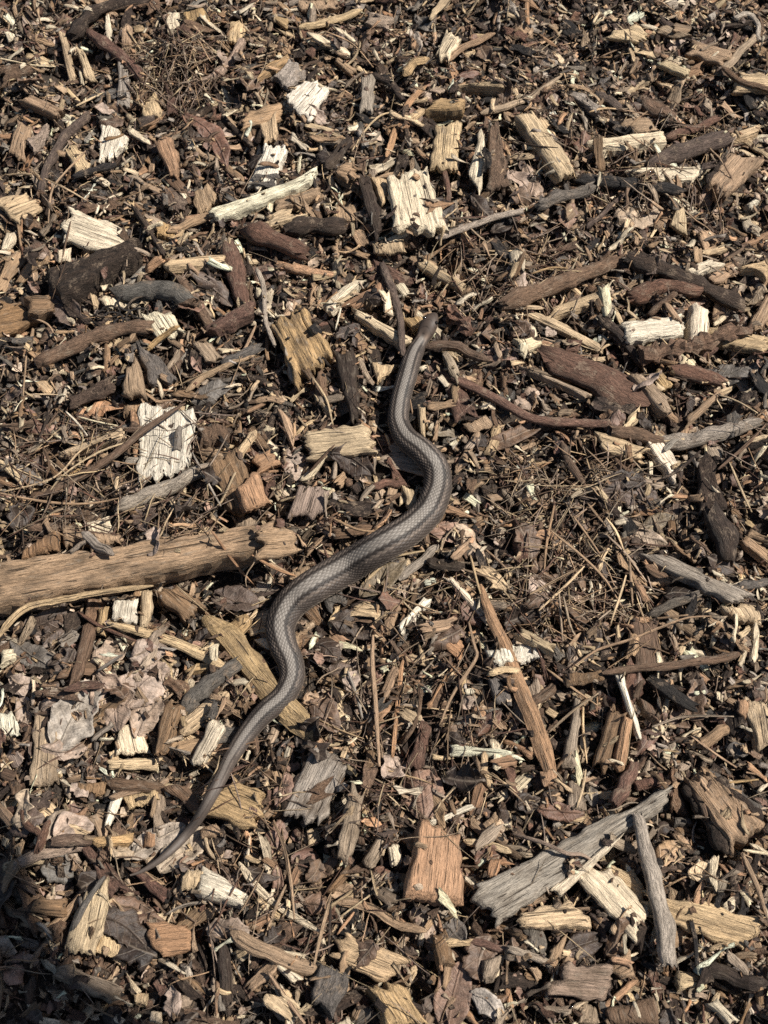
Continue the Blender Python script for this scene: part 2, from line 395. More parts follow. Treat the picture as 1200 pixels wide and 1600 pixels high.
def stick(tile, s, wpx, col, kind='twig', lab=None, rough=None, knots=None, cut=None, w2=None, keep=.6, perc=72, name=None, sink=.25, flat=None, spike=False, zfix=None):
    """a twig (round, barked) or a splinter (angular, split wood) along a traced line; wpx = width in tile pixels"""
    P = pix(tile, s); m = P.mean(0); sc = px_size(*m)
    r0 = wpx / 6 * sc; r1 = (w2 if w2 else wpx * .85) / 6 * sc
    z = r0
    for _ in range(2):
        W = unproj(P[:, 0], P[:, 1], z); h = Hat(W[:, 0], W[:, 1]); z = np.clip(h, np.median(h) - .004, np.median(h) + .006) + r0
        z = float(np.mean(z)) if zfix is None else zfix
    ln = np.linalg.norm(np.diff(W, axis=0), axis=1).sum()
    n = int(np.clip(ln / max(min(r0, .003), .0009), 8, 90)); C = catmull(W, n)
    ax = W[-1] - W[0]; ax /= max(np.linalg.norm(ax), 1e-6)
    cx, cy = C.mean(0); p = (C - C.mean(0)) @ ax; h = Hat(C[:, 0], C[:, 1])
    a = float(np.clip(np.polyfit(p, h, 1)[0] * .85 if ln > .006 else 0, -.3, .3))
    zz = float(np.percentile(h - a * p, perc)) + r0 * (1 - sink)
    if zfix is not None: a, zz = 0., zfix
    q = (C - C.mean(0)) @ np.array([-ax[1], ax[0]])
    wig = rng.uniform(0, 50); bend = fbm(np.linspace(0, 2.5, n) + wig, np.zeros(n) + .5, 2) * min(r0 * .8, .003); q = q + fbm(np.linspace(0, 3.5, n) + wig, np.zeros(n) + 7.5, 2) * min(r0 * .55, .0022)
    CL = np.stack([p, q, bend], -1); t = np.linspace(0, 1, n)
    rad = r0 * (1 - t) + r1 * t
    seed = float(rng.uniform(0, 50)); prof = None; ns = 12
    if kind == 'splint':
        ns = 9; prof = rng.uniform(.68, 1.25, ns); prof = (prof + np.roll(prof, 1)) / 2
        e = np.clip(t / .14, 0, 1) ** .6 * np.clip((1 - t) / .14, 0, 1) ** .6
        rad = rad * (.28 + .72 * e)
    else:
        rad = rad * (1 - .12 * np.clip(1 - t / .03, 0, 1))
    rf = (rough if rough is not None else (.12 if kind == 'twig' else .10)) * 1.5
    kn = knots if knots is not None else (int(ln / .03) if kind == 'twig' else 0)
    fl = flat if flat is not None else (1.0 if kind == 'twig' else .75)
    V, F, c0, c1, loc = tube_geo(CL, rad, ns, seed, prof, rf, kn, fl)
    if not spike and kind == 'twig':                      # snapped, splintered ends
        for sl0, sg in ((slice(0, ns), -1), (slice(len(V) - ns, len(V)), 1)):
            V[sl0, 0] += sg * rng.uniform(-.2, 1.1, ns) * r0; V[sl0, 1] *= 1.0
            cen = V[sl0].mean(0); V[sl0] = cen + (V[sl0] - cen) * np.array([1, .8, .8])
    if spike:
        nrm = V - np.repeat(CL, ns, axis=0); V = V + nrm * (rng.random((len(V), 1)) ** 2 * 1.0 - .25)
    noun = 'twig' if kind == 'twig' else 'wood splinter'
    nm = name or noun.replace(' ', '_'); off = rng.uniform(-500, 500, 3)
    mw = frame(cx, cy, zz, ax, a, 0.)
    caps = []
    if cut is None: F = F + [c0, c1]; caps = [len(F) - 2, len(F) - 1]
    flatf = caps if kind == 'twig' else list(range(len(F)))
    if spike: flatf = list(range(len(F)))
    me = mesh_from(nm, V, F, M_TWIG if kind == 'twig' else M_WOOD, tint_of(col, .06), loc + off, flatf)
    o = link(nm, me, None, mw) if cut is None else as_parts(nm, 'stem', me, mw)
    if cut is not None:                                   # the broken or sawn ends show bare wood: parts of their own
        for cc, sg in ((c0, -1), (c1, 1)):
            ring = V[cc]; cen = ring.mean(0); T = CL[-1] - CL[-2] if sg > 0 else CL[0] - CL[1]; T = T / np.linalg.norm(T)
            VV = [ring]
            for kq, f in enumerate((.75, .4)):
                VV.append(cen + (ring - cen) * f + T * (rng.uniform(-.15, .55, (ns, 1)) * r0))
            VV.append(cen[None] + T * r0 * .25); VV = np.concatenate(VV)
            FF = []
            for kq in range(2):
                for i in range(ns): FF.append((kq * ns + i, kq * ns + (i + 1) % ns, (kq + 1) * ns + (i + 1) % ns, (kq + 1) * ns + i))
            for i in range(ns): FF.append((2 * ns + i, 2 * ns + (i + 1) % ns, 3 * ns))
            ce = mesh_from('cut_end', VV, [f[::-1] for f in FF], M_WOOD, tint_of(cut, .08), VV[:, [2, 1, 0]] * 1000 + off, list(range(len(FF))))
            e = link('cut_end', ce, o); e['label'] = WORD[cut] + ' bare broken end of the twig'
    cc = np.repeat(C, 5, axis=0); rr = np.repeat(rad, 5); sd = np.tile(np.linspace(-1, 1, 5), n); nrm = np.array([-ax[1], ax[0]])
    S = cc + nrm * (sd * rr)[:, None]; pp = np.repeat(p, 5)
    raise_to(S[:, 0], S[:, 1], zz + a * pp + rr * np.sqrt(np.maximum(0, 1 - sd ** 2)))
    c = cells(S[:, 0], S[:, 1]); KEEP[c] = np.maximum(KEEP[c], keep)
    register(o, col, nm.replace('_', ' '), P, lab)
    return o

def leaf_geo(M2, half, nu, nv, crump, cup, torn, seed, shape='oval'):
    n = nu; t = np.linspace(0, 1, n); T = np.gradient(M2, axis=0); T /= np.maximum(np.linalg.norm(T, axis=1, keepdims=True), 1e-9)
    Nn = np.stack([-T[:, 1], T[:, 0]], -1)
    pr = np.maximum(np.sin(np.pi * np.clip(t * .96 + .02, 0, 1)), 0) ** (.62 if shape == 'oval' else .4)
    if shape == 'lobed': pr = pr * (.72 + .28 * np.abs(np.sin(t * 11 + seed)))
    v = np.linspace(-1, 1, nv)
    eL = 1 + torn * 2 * (vnoise(t * 7 + seed, 1.5 + 0 * t) - .55) + torn * (vnoise(t * 23 + seed, 4.5 + 0 * t) - .5)
    eR = 1 + torn * 2 * (vnoise(t * 7 + seed, 8.5 + 0 * t) - .55) + torn * (vnoise(t * 23 + seed, 14.5 + 0 * t) - .5)
    wv = np.where(v[None] < 0, eL[:, None], eR[:, None]) * pr[:, None] * half
    XY = M2[:, None] + Nn[:, None] * (v[None] * wv)[..., None]
    ln = np.linalg.norm(np.diff(M2, axis=0), axis=1).sum()
    Z = crump * 2.2 * fbm(t[:, None] * ln / .012 + seed, v[None] * half / .010 + seed + 0 * t[:, None], 3) + cup * half * np.abs(v[None]) ** 1.6 * (1 + .7 * np.sin(5 * t + seed))[:, None]
    Z = Z - .06 * half * (np.abs(v[None]) < .12)
    top = np.concatenate([XY, Z[..., None]], -1).reshape(-1, 3); bot = top - np.array([0, 0, .00035])
    i = np.arange(nu * nv).reshape(nu, nv); q = np.stack([i[:-1, :-1], i[1:, :-1], i[1:, 1:], i[:-1, 1:]], -1).reshape(-1, 4)
    ring = np.concatenate([i[:, 0], i[-1, 1:], i[-2::-1, -1], i[0, -2:0:-1]]); m = nu * nv
    F = q.tolist() + (q[:, ::-1] + m).tolist() + np.stack([np.roll(ring, -1), ring, ring + m, np.roll(ring, -1) + m], -1).tolist()
    V = np.concatenate([top, bot])
    vv = np.broadcast_to(v[None] * wv, (nu, nv)).ravel(); uu = np.repeat(t * ln, nv)
    loc = np.stack([uu, vv, Z.ravel()], -1) * 1000
    return V, F, np.concatenate([loc, loc])
def leaf(tile, s, wpx, col, lab=None, crump=3.0, cup=.22, torn=.35, shape='oval', keep=.5, perc=62, name='dead_leaf', stalk=False):
    P = pix(tile, s); m = P.mean(0); sc = px_size(*m); half = wpx / 6 * sc
    z = float(np.mean(Hat(*unproj(P[:, 0], P[:, 1], 0.).T))) + .003
    W = unproj(P[:, 0], P[:, 1], z)
    d = W[-1] - W[0]; L0 = np.linalg.norm(d); W[0] -= d / L0 * L0 * .06; W[-1] += d / L0 * L0 * .06
    C = catmull(W, 40); ax = d / L0
    nrm = np.array([-ax[1], ax[0]])
    S = (C[:, None] + nrm * (np.linspace(-.8, .8, 5) * half)[None, :, None]).reshape(-1, 2)
    cx, cy, a, b, zz = fit_plane(S[:, 0], S[:, 1], ax, perc, .38, .06)
    nu = int(np.clip(L0 / .0016, 10, 44)); nv = int(np.clip(2 * half / .0016, 6, 26)) | 1
    D = catmull(W, nu) - np.array([cx, cy]); M2 = np.stack([D @ ax, D @ nrm], -1)
    V, F, loc = leaf_geo(M2, half, nu, nv, crump * .001, cup * rng.choice([-1, 1, 1]), torn, float(rng.uniform(0, 40)), shape)
    loc[:, 0] += rng.uniform(0, 300); loc[:, 2] += rng.uniform(0, 300)
    me = mesh_from(name, V, F, M_LEAF, tint_of(col, .07), loc)
    big = wpx >= 84 or stalk; mw = frame(cx, cy, zz + .0008, ax, a, b)
    o = as_parts(name, 'blade', me, mw) if big else link(name, me, None, mw)
    if big:                                               # the raised midrib follows the crumpled blade
        zc = V[:nu * nv].reshape(nu, nv, 3)[:, nv // 2, :]; cl = catmull(zc[1:-1] + np.array([0, 0, .0003]), 30)
        Vs, Fs, c0, c1, lc = tube_geo(cl, np.linspace(.00055, .0003, 30), 6, 1.)
        link('midrib', mesh_from('midrib', Vs, Fs + [c0, c1], M_TWIG, tint_of(col, .1), lc), o)
    if stalk:
        e = M2[-1]; dr = M2[-1] - M2[-3]; dr /= np.linalg.norm(dr)
        pts = np.array([[*(M2[k]), .0006] for k in (nu - 2, nu - 1)] + [[*(e + dr * .006), .001], [*(e + dr * .012 + np.array([-dr[1], dr[0]]) * .002), .003]])
        cl = catmull(pts, 24); Vs, Fs, c0, c1, lc = tube_geo(cl, np.linspace(.0003, .0007, 24), 6, 1.)
        link('stalk', mesh_from('stalk', Vs, Fs + [c0, c1], M_TWIG, tint_of('brown'), lc), o)
    dd = S - np.array([cx, cy]); raise_to(S[:, 0], S[:, 1], zz + a * (dd @ ax) + b * (dd @ nrm) + .001)
    c = cells(S[:, 0], S[:, 1]); KEEP[c] = np.maximum(KEEP[c], keep)
    register(o, col, name.replace('_', ' '), np.vstack([P]), lab)
    return o
def needle(tile, s, wpx=13, col='straw', lab=None, lift=.0, name=None):
    P = pix(tile, s); m = P.mean(0); sc = px_size(*m); r = wpx / 6 * sc
    z = 0.
    for _ in range(2):
        W = unproj(P[:, 0], P[:, 1], z); z = float(np.percentile(Hat(W[:, 0], W[:, 1]), 70)) + r
    ln = np.linalg.norm(np.diff(W, axis=0), axis=1).sum(); n = int(np.clip(ln / .0025, 8, 50)); C = catmull(W, n)
    h = Hat(C[:, 0], C[:, 1]); t = np.linspace(0, 1, n)
    pf = np.polyfit(t, h, 2 if ln > .05 else 1); base = np.polyval(pf, t); up = np.percentile(h - base, 78)
    Z = base + up + r * .8 + lift
    org = np.array([C[0, 0], C[0, 1], Z[0]])
    CL = np.stack([C[:, 0], C[:, 1], Z], -1) - org
    rad = r * (.55 + .45 * np.clip(np.minimum(t / .2, (1 - t) / .35), 0, 1))
    V, F, c0, c1, loc = tube_geo(CL, rad, 6, float(rng.uniform(0, 30)), None, .1)
    nm = name or ('grass_stem' if ln > .05 else 'pine_needle')
    me = mesh_from(nm, V, F + [c0, c1], M_TWIG if col in ('dark', 'black', 'red') else M_WOOD, tint_of(col, .1)[:3] + (.15,), loc + rng.uniform(-300, 300, 3))
    o = link(nm, me, None, Matrix.Translation(Vector(org)))
    raise_to(C[:, 0], C[:, 1], Z + r)
    register(o, col, nm.replace('_', ' '), P, lab)
    return o

# ---------------------------------------------------------------- templates for the fine litter
def tri(F):
    out = []
    for f in F:
        for i in range(1, len(f) - 1): out.append((f[0], f[i], f[i + 1]))
    return np.array(out, np.int32)
def tmpl_chip(asp, thr, nu, nv):
    W = 1.0 / asp
    sk = rng.uniform(-.25, .25, 4) * W
    P = [(-.5 + sk[0], -W / 2), (.5 + sk[1], -W / 2 * rng.uniform(.5, 1.1)), (.5 + sk[2], W / 2 * rng.uniform(.5, 1.1)), (-.5 + sk[3], W / 2)]
    s = .02
    V, F, fl = chip_geo(np.array(P) * s, thr * s, nu, nv, .0050, .0009, .0030, float(rng.uniform(0, 50)), rng.normal(0, .07), lite=True)
    return V / s, tri(F)
def tmpl_fiber(n=5, ns=3, bend=.07):
    t = np.linspace(-.5, .5, n); k = rng.normal(0, bend)
    C = np.stack([t, k * (t * t - .1) * 2 + rng.normal(0, .012, n), rng.normal(0, .01, n) + rng.normal(0, bend * .5) * t * t], -1)
    V, F, c0, c1, _ = tube_geo(C, .5 * np.clip(np.minimum((t + .54) / .2, (.54 - t) / .2), .35, 1) * .05, ns, 1.)
    return V, tri(F + [c0, c1])
def tmpl_flake():
    n = 5; t = np.linspace(-.5, .5, n); M2 = np.stack([t, rng.normal(0, .06) * (t * 2) ** 2], -1)
    V, F, _ = leaf_geo(M2 * .02, .02 * rng.uniform(.22, .42), n, 5, .0028, rng.normal(0, .35), .6, float(rng.uniform(0, 50)))
    m = n * 5
    return V[:m] / .02, tri(F[:(n - 1) * 4])
def tmpl_crumb():
    th = np.arange(6) / 6 * 2 * np.pi
    r = [np.stack([np.cos(th) * a, np.sin(th) * a * .8, 0 * th + z], -1) for a, z in ((.38, .0), (.5, .22), (.26, .46))]
    V = np.concatenate(r) + rng.normal(0, .06, (18, 3)); F = []
    for k in range(2):
        for i in range(6): F.append((k * 6 + i, k * 6 + (i + 1) % 6, k * 6 + 6 + (i + 1) % 6, k * 6 + 6 + i))
    F.append((12, 13, 14, 15, 16, 17))
    return V, tri(F)
TM = {'chip': [tmpl_chip(a, t, 6, 5) for a, t in zip(rng.uniform(1.3, 3.0, 24), rng.uniform(.06, .16, 24))],
      'sliver': [tmpl_chip(a, t, 7, 3) for a, t in zip(rng.uniform(3.5, 8, 24), rng.uniform(.03, .08, 24))],
      'fiber': [tmpl_fiber() for _ in range(16)], 'flake': [tmpl_flake() for _ in range(24)], 'crumb': [tmpl_crumb() for _ in range(12)]}
TM_EXT = {k: [(np.ptp(V[:, 0]), np.ptp(V[:, 1]), V[:, 2].max()) for V, F in v] for k, v in TM.items()}
SU, SV = [g.ravel() for g in np.meshgrid(np.linspace(-.45, .45, 6), np.linspace(-.4, .4, 3))]
MU, MV = (SU ** 2).mean(), (SV ** 2).mean()
def drop(x, y, th, L, Wd, T, tilt, perc=70, press=1.0):
    c, s = math.cos(th), math.sin(th)
    u = SU * L; v = SV * Wd
    h = Hat(x + u * c - v * s, y + u * s + v * c); hm = h.mean()
    a = float((h * SU).mean() / MU / L) * .9 + rng.normal(0, tilt); b = float((h * SV).mean() / MV / max(Wd, .003)) * .7 + rng.normal(0, tilt * 1.5)
    a = min(.8, max(-.8, a)); b = min(.8, max(-.8, b))
    r = np.sort(h - a * u - b * v); z = r[int(len(r) * perc / 100)]
    nu = max(3, int(L / .001)); nv = max(1, int(Wd / .001))
    uu = (np.arange(nu) + .5) / nu - .5; vv = (np.arange(nv) + .5) / nv - .5
    U = np.repeat(uu, nv) * L; V = np.tile(vv, nu) * Wd
    raise_to(x + U * c - V * s, y + U * s + V * c, z + a * U + b * V + T * press)
    return a, b, z
class Batch:
    """gathers thousands of crumbs of one sort and writes them as one mesh"""
    def __init__(self): self.items = {}
    def add(self, kind, k, x, y, z, th, a, b, L, wscale, tint): self.items.setdefault((kind, k), []).append((x, y, z, th, a, b, L, wscale) + tint)
    def build(self, name, mat, label, cat):
        Vs, Fs, Ts, Ls, base = [], [], [], [], 0
        for (kind, k), it in self.items.items():
            A = np.array(it); V, F = TM[kind][k]; n = len(A)
            X = np.stack([np.cos(A[:, 3]), np.sin(A[:, 3]), A[:, 4]], -1); X /= np.linalg.norm(X, axis=1, keepdims=True)
            Y = np.stack([-np.sin(A[:, 3]), np.cos(A[:, 3]), A[:, 5]], -1); Y -= X * (X * Y).sum(1, keepdims=True); Y /= np.linalg.norm(Y, axis=1, keepdims=True)
            Z = np.cross(X, Y); L = A[:, 6][:, None, None]; ws = A[:, 7][:, None, None]
            P = L * (V[None, :, 0, None] * X[:, None] + V[None, :, 1, None] * ws * Y[:, None] + V[None, :, 2, None] * Z[:, None]) + A[:, None, :3]
            Vs.append(P.reshape(-1, 3)); Fs.append((F[None] + (np.arange(n) * len(V))[:, None, None] + base).reshape(-1, 3)); base += n * len(V)
            Ts.append(np.repeat(A[:, 8:12], len(V), axis=0))
            lo = V[None] * L * 1000 + rng.uniform(-800, 800, (n, 1, 3)); Ls.append(lo.reshape(-1, 3))
        V = np.concatenate(Vs).astype(np.float32); F = np.concatenate(Fs).astype(np.int32); T = np.concatenate(Ts).astype(np.float32); Lo = np.concatenate(Ls).astype(np.float32)
        me = bpy.data.meshes.new(name); me.vertices.add(len(V)); me.vertices.foreach_set('co', V.ravel())
        me.loops.add(F.size); me.loops.foreach_set('vertex_index', F.ravel())
        me.polygons.add(len(F)); me.polygons.foreach_set('loop_start', np.arange(0, F.size, 3, dtype=np.int32))
        me.update(calc_edges=True)
        a = me.attributes.new('tint', 'FLOAT_COLOR', 'POINT'); a.data.foreach_set('color', T.ravel())
        a = me.attributes.new('loc', 'FLOAT_VECTOR', 'POINT'); a.data.foreach_set('vector', Lo.ravel())
        me.materials.append(mat); o = link(name, me); o['kind'] = 'stuff'; o['label'] = label; o['category'] = cat
        return len(F)
def inframe(x, y, m=40):
    px, py = proj(x, y); return -m < px < 1200 + m and -m < py < 1600 + m
LAND = [("the snake's head", 672, 505), ("the snake's first bend", 628, 660), ("the snake's thick middle", 560, 878), ("the snake's second bend", 440, 990), ("the snake's tail tip", 205, 1367),
        ('the weathered log', 200, 870), ('the forked branch', 400, 1050), ('the large cream grooved chip', 255, 690), ('the thick orange-pink block', 677, 1350), ('the very long grey plank', 890, 1340),
        ('the black jointed twig', 985, 288), ('the largest pale chip', 655, 310), ('the brown bristly spike', 1085, 543), ('the thick reddish bark branch', 930, 585), ('the bent grey branch', 240, 455),
        ('the crumpled leaf clump', 170, 1080), ('the long grey plank chip', 1090, 900), ('the narrow cream peg', 985, 1100), ('the cracked bleached chip', 478, 150), ('the bleached bent chip', 172, 215),
        ('the tan half-log', 1130, 1275), ('the smooth rosy-brown leaf', 712, 1550), ('the white-barked twig', 752, 352), ('the brown rectangular chip', 1010, 1005), ('the bright white sliver', 646, 958),
        ('the golden-yellow chip', 360, 1255), ('the orange-pink chip', 265, 1465), ('the long orange-tan splinter', 815, 1070), ('the knotty grey branch', 1085, 683), ('the rough crumbling chunk', 470, 525),
        ('the tan slab chip', 1108, 78), ('the broad frayed cream chip', 143, 355), ('the thick pinkish-brown chip', 905, 1530), ('the big bleached grey chip', 490, 1235)]
# ---------------------------------------------------------------- fine litter, bottom layers
B_WOOD, B_BARK, B_LEAF, B_NEED = Batch(), Batch(), Batch(), Batch()
WOODC = ['cream', 'cream', 'straw', 'straw', 'tan', 'tan', 'tan', 'gtan', 'gtan', 'brown', 'gbrown', 'grey', 'orange']
BARKC = ['dark', 'dark', 'dark', 'black', 'brown', 'brown', 'red', 'slate', 'purple']
LEAFC = ['brown', 'dark', 'dark', 'purple', 'red', 'rose', 'pink', 'brown', 'gtan']
NEEDC = ['straw', 'tan', 'pink', 'gtan', 'brown', 'red']
def one_fine(x, y, size, mix, tilt=.16, perc=68):
    u = rng.random(); th = rng.uniform(0, 2 * math.pi)
    if u < mix[0]: kind, bt, pal = 'chip', B_WOOD, WOODC
    elif u < mix[1]: kind, bt, pal = 'sliver', B_WOOD, WOODC
    elif u < mix[2]: kind, bt, pal = 'chip', B_BARK, BARKC
    elif u < mix[3]: kind, bt, pal = 'sliver', B_BARK, BARKC
    elif u < mix[4]: kind, bt, pal = 'flake', B_LEAF, LEAFC
    elif u < mix[5]: kind, bt, pal = 'crumb', B_BARK, ['dark', 'black', 'dark', 'brown']
    else: kind, bt, pal = 'fiber', B_NEED, NEEDC
    k = int(rng.integers(len(TM[kind]))); ex = TM_EXT[kind][k]
    L = size * {'chip': 1.0, 'sliver': 1.7, 'flake': 1.1, 'crumb': .45, 'fiber': 2.1}[kind] * math.exp(rng.normal(0, .38))
    ws = 1.0
    if kind == 'fiber': ws = min(1.2, .0011 / (L * .05)) * rng.uniform(.5, 1.2)
    L = min(L, .034)
    a, b, z = drop(x, y, th, L * ex[0], L * ex[1] * ws, L * ex[2] * .75, tilt, perc)
    bt.add(kind, k, x, y, z, th, a, b, L, ws, tint_of(pal[int(rng.integers(len(pal)))], .22))
MIX0 = (.08, .30, .42, .57, .70, .80)
def scatter(n, size, mix, region='all', tilt=.16, keepfac=0.0, perc=68):
    xs = rng.uniform(GX0 + .02, GX0 + NX * RES - .02, n * 6); ys = rng.uniform(GY0 + .02, GY0 + NY * RES - .02, n * 6)
    px, py = proj(xs, ys); fr = (px > -60) & (px < 1260) & (py > -60) & (py < 1660)
    sel = fr if region == 'in' else (~fr if region == 'out' else np.ones_like(fr))
    xs, ys = xs[sel][:n], ys[sel][:n]
    if keepfac:
        kp = np.maximum.reduce([KEEP[cells(xs + dx, ys + dy)] for dx in (-.005, 0, .005) for dy in (-.005, 0, .005)] ) ; kp = np.where(kp > 2, 9, KEEP[cells(xs, ys)]); ok = rng.random(len(xs)) > kp * keepfac; xs, ys = xs[ok], ys[ok]
    for x, y in zip(xs.tolist(), ys.tolist()): one_fine(x, y, size, mix, tilt, perc)
scatter(9000, .011, MIX0, 'in', .28, 0, 60); scatter(15000, .0062, MIX0, 'in', .32, 0, 60)
scatter(11000, .013, MIX0, 'out', .2); scatter(5000, .022, MIX0, 'out', .2)

# ---------------------------------------------------------------- loose individual fragments (alike pieces, told apart only by place)
def frag_mesh(kind, col):
    if kind in ('wood_fragment', 'bark_flake'):
        asp = rng.uniform(1.5, 5.5) if kind == 'wood_fragment' else rng.uniform(1.3, 4); s = .02; W = 1 / asp
        sk = rng.uniform(-.5, .5, 4) * W
        P = np.array([(-.5 + sk[0], -W / 2), (.5 + sk[1], -W / 2 * rng.uniform(.4, 1.1)), (.5 + sk[2], W / 2 * rng.uniform(.4, 1.1)), (-.5 + sk[3], W / 2)]) * s
        V, F, fl = chip_geo(P, rng.uniform(.0009, .0024), 13, 9, .0065, .0006 if kind == 'wood_fragment' else .0014, .0035, float(rng.uniform(0, 60)), rng.normal(0, .05))
        return mesh_from(kind, V, F, M_WOOD if kind == 'wood_fragment' else M_BARK, tint_of(col, .15), V * 1000 + rng.uniform(-500, 500, 3), fl)
    if kind == 'leaf_scrap':
        t = np.linspace(-.5, .5, 14); M2 = np.stack([t, rng.normal(0, .08) * (2 * t) ** 2], -1) * .02
        V, F, lo = leaf_geo(M2, rng.uniform(.004, .008), 14, 9, .0022, rng.normal(0, .3), .6, float(rng.uniform(0, 50)), rng.choice(['oval', 'lobed']))
        lo[:, 0] += rng.uniform(0, 200); lo[:, 2] += rng.uniform(0, 200)
        return mesh_from(kind, V, F, M_LEAF, tint_of(col, .15), lo)
    t = np.linspace(-.5, .5, 12); k = rng.normal(0, .16); k2 = rng.normal(0, .05)
    C = np.stack([t, k * t * t + k2 * np.sin(6 * t), rng.normal(0, .04) * t * t], -1) * .02
    V, F, c0, c1, lo = tube_geo(C, .00045 * np.clip(np.minimum((t + .53) / .2, (.53 - t) / .2), .4, 1), 5, 1.)
    return mesh_from(kind, V, F + [c0, c1], M_WOOD, tint_of(col, .2)[:3] + (.2,), lo + rng.uniform(-300, 300, 3))
FRAG = {}
for kind, pal, nvar in (('wood_fragment', WOODC, 36), ('bark_flake', BARKC, 28), ('leaf_scrap', LEAFC, 28), ('loose_needle', NEEDC, 24)):
    FRAG[kind] = [(frag_mesh(kind, pal[i % len(pal)]), pal[i % len(pal)]) for i in range(nvar)]
FRAG_TAG = {'wood_fragment': ('small %s broken wood sliver strewn close by %s', 'wood fragment', 'small wood fragments strewn in the mulch'),
            'bark_flake': ('small %s bark flake strewn close by %s', 'bark flake', 'small bark flakes strewn in the mulch'),
            'leaf_scrap': ('torn %s scrap of dry leaf close by %s', 'leaf scrap', 'leaf scraps strewn in the mulch'),
            'loose_needle': ('thin %s loose needle strewn close by %s', 'needle', 'loose needles strewn over the mulch')}
def landmark(px, py): return min((math.hypot(px - a, py - b), nm) for nm, a, b in LAND)[1]
def frags(kind, n, smin, smax, keepfac, tilt, perc=70, box=None):
    c = 0; tries = 0
    while c < n and tries < n * 30:
        tries += 1
        if box is not None:
            p = unproj(rng.uniform(box[0], box[2]), rng.uniform(box[1], box[3])); x, y = float(p[0]), float(p[1])
        else:
            p = unproj(rng.uniform(-30, 1230), rng.uniform(-30, 1630)); x, y = float(p[0]), float(p[1])
        me, fcol = FRAG[kind][int(rng.integers(len(FRAG[kind])))]
        L = rng.uniform(smin, smax); k = L / .02; th = rng.uniform(0, 2 * math.pi)
        if keepfac:
            tt = np.linspace(-.6, .6, 9) * L; kp = KEEP[cells(x + tt * math.cos(th), y + tt * math.sin(th))]
            if kp.max() > 2 or rng.random() < kp.mean() * keepfac: continue
        T = .0022 * k if kind != 'loose_needle' else .0008
        ky = 1.0 if kind != 'loose_needle' else min(1.0, 1 / k)
        a, b, z = drop(x, y, th, L, (.007 if kind != 'loose_needle' else .001) * k, T, tilt, perc)
        o = link(kind, me, None, frame(x, y, z, (math.cos(th), math.sin(th)), a, b) @ Matrix.Diagonal((k, ky * (k if kind != 'loose_needle' else 1), ky * (k if kind != 'loose_needle' else 1), 1)))
        o['label'] = FRAG_TAG[kind][0] % (WORD[fcol], landmark(*proj(x, y))); o['category'], o['group'] = FRAG_TAG[kind][1:]; c += 1
frags('wood_fragment', 150, .014, .032, 0, .2)
frags('bark_flake', 130, .014, .034, 0, .2)
frags('leaf_scrap', 50, .014, .03, 0, .2)

def fibers(n, box, size=.012):
    for _ in range(n):
        p = unproj(rng.uniform(box[0], box[2]), rng.uniform(box[1], box[3])); x, y = float(p[0]), float(p[1])
        if KEEP[cells(np.array([x]), np.array([y]))][0] > .5 and rng.random() < .75: continue
        one_fine(x, y, size, (0, 0, 0, 0, 0, 0), .2, 80)
# ---------------------------------------------------------------- traced pieces, lower ones first (coordinates: thirds of a photo pixel within a 400-px tile)
q, s, lf, n = quad, stick, leaf, needle
# --- tile A
s('A', '350 170 400 100 520 30 680 20', 60, 'dark', rough=.2)
q('A', '860 30 870 100 980 120 960 20', 'gold', 6); q('A', '1080 90 1060 200 1150 200 1150 110', 'straw', 5, ridge=1.2)
q('A', '780 50 785 150 840 130 835 50', 'cream', 5); q('A', '490 60 495 200 525 190 510 50', 'cream', 4)
s('A', '880 385 1000 365 1090 290 1140 210', 35, 'pink', w2=45); s('A', '1005 390 1040 520 1100 610 1180 690', 28, 'dark')
q('A', '-20 400 150 320 140 285 0 310', 'brown', 5, bark=True); q('A', '580 150 570 260 615 270 625 170', 'tan', 4)
q('A', '560 310 545 490 600 490 605 340', 'grey', 4); lf('A', '500 450 550 460 600 485', 70, 'slate')
q('A', '75 450 250 535 305 500 140 435', 'tan', 9, ridge=1.2); q('A', '260 380 370 495 375 465 300 395', 'straw', 3)
q('A', '280 160 330 390 355 350 320 180', 'straw', 4); q('A', '360 230 400 370 455 380 400 250', 'straw', 4)
q('A', '655 470 690 595 770 540 730 395', 'straw', 5, ridge=1.1, lab='straw chip with coarse upright grain above the bleached bent chip')
q('A', '85 550 35 710 90 725 150 600', 'tan', 5); q('A', '205 570 110 690 150 740 225 600', 'pink', 5, bark=True, warp=.12)
q('A', '300 670 370 840 440 800 345 650', 'straw', 4); q('A', '770 830 880 955 905 940 830 810', 'brown', 4)
q('A', '900 880 925 1000 1030 960 985 850', 'tan', 5); q('A', '1040 780 1140 850 1145 825 1080 775', 'tan', 4)
lf('A', '870 545 960 600 1020 660 1050 770', 85, 'red', stalk=True, lab='folded reddish leaf on dark litter between two tan chips')
q('A', '730 660 800 820 855 790 810 640', 'orange', 7, lab='smooth orange-tan peg-shaped chip beside the reddish leaf')
s('A', '610 640 660 670 710 710', 35, 'cream', 'splint'); s('A', '360 860 440 815 540 770', 32, 'black', rough=.25)
q('A', '475 520 462 772 552 742 606 640', 'white', 5, lab='bleached white bent chip with a dark knot hole', st=.2)
s('A', '405 520 310 630 260 730 225 830 205 935', 46, 'purple', cut='brown', lab='dark crooked twig with knots below the bleached bent chip')
s('A', '430 170 520 240 600 310 670 375', 52, 'red', w2=60, lab='short stout twig, reddish above and black below, in a grass tuft')
q('A', '-20 945 125 898 182 968 70 1045', 'straw', 6); q('A', '20 1080 0 1180 50 1150 80 1075', 'cream', 4); q('A', '280 1170 270 1230 330 1220 340 1160', 'cream', 4)
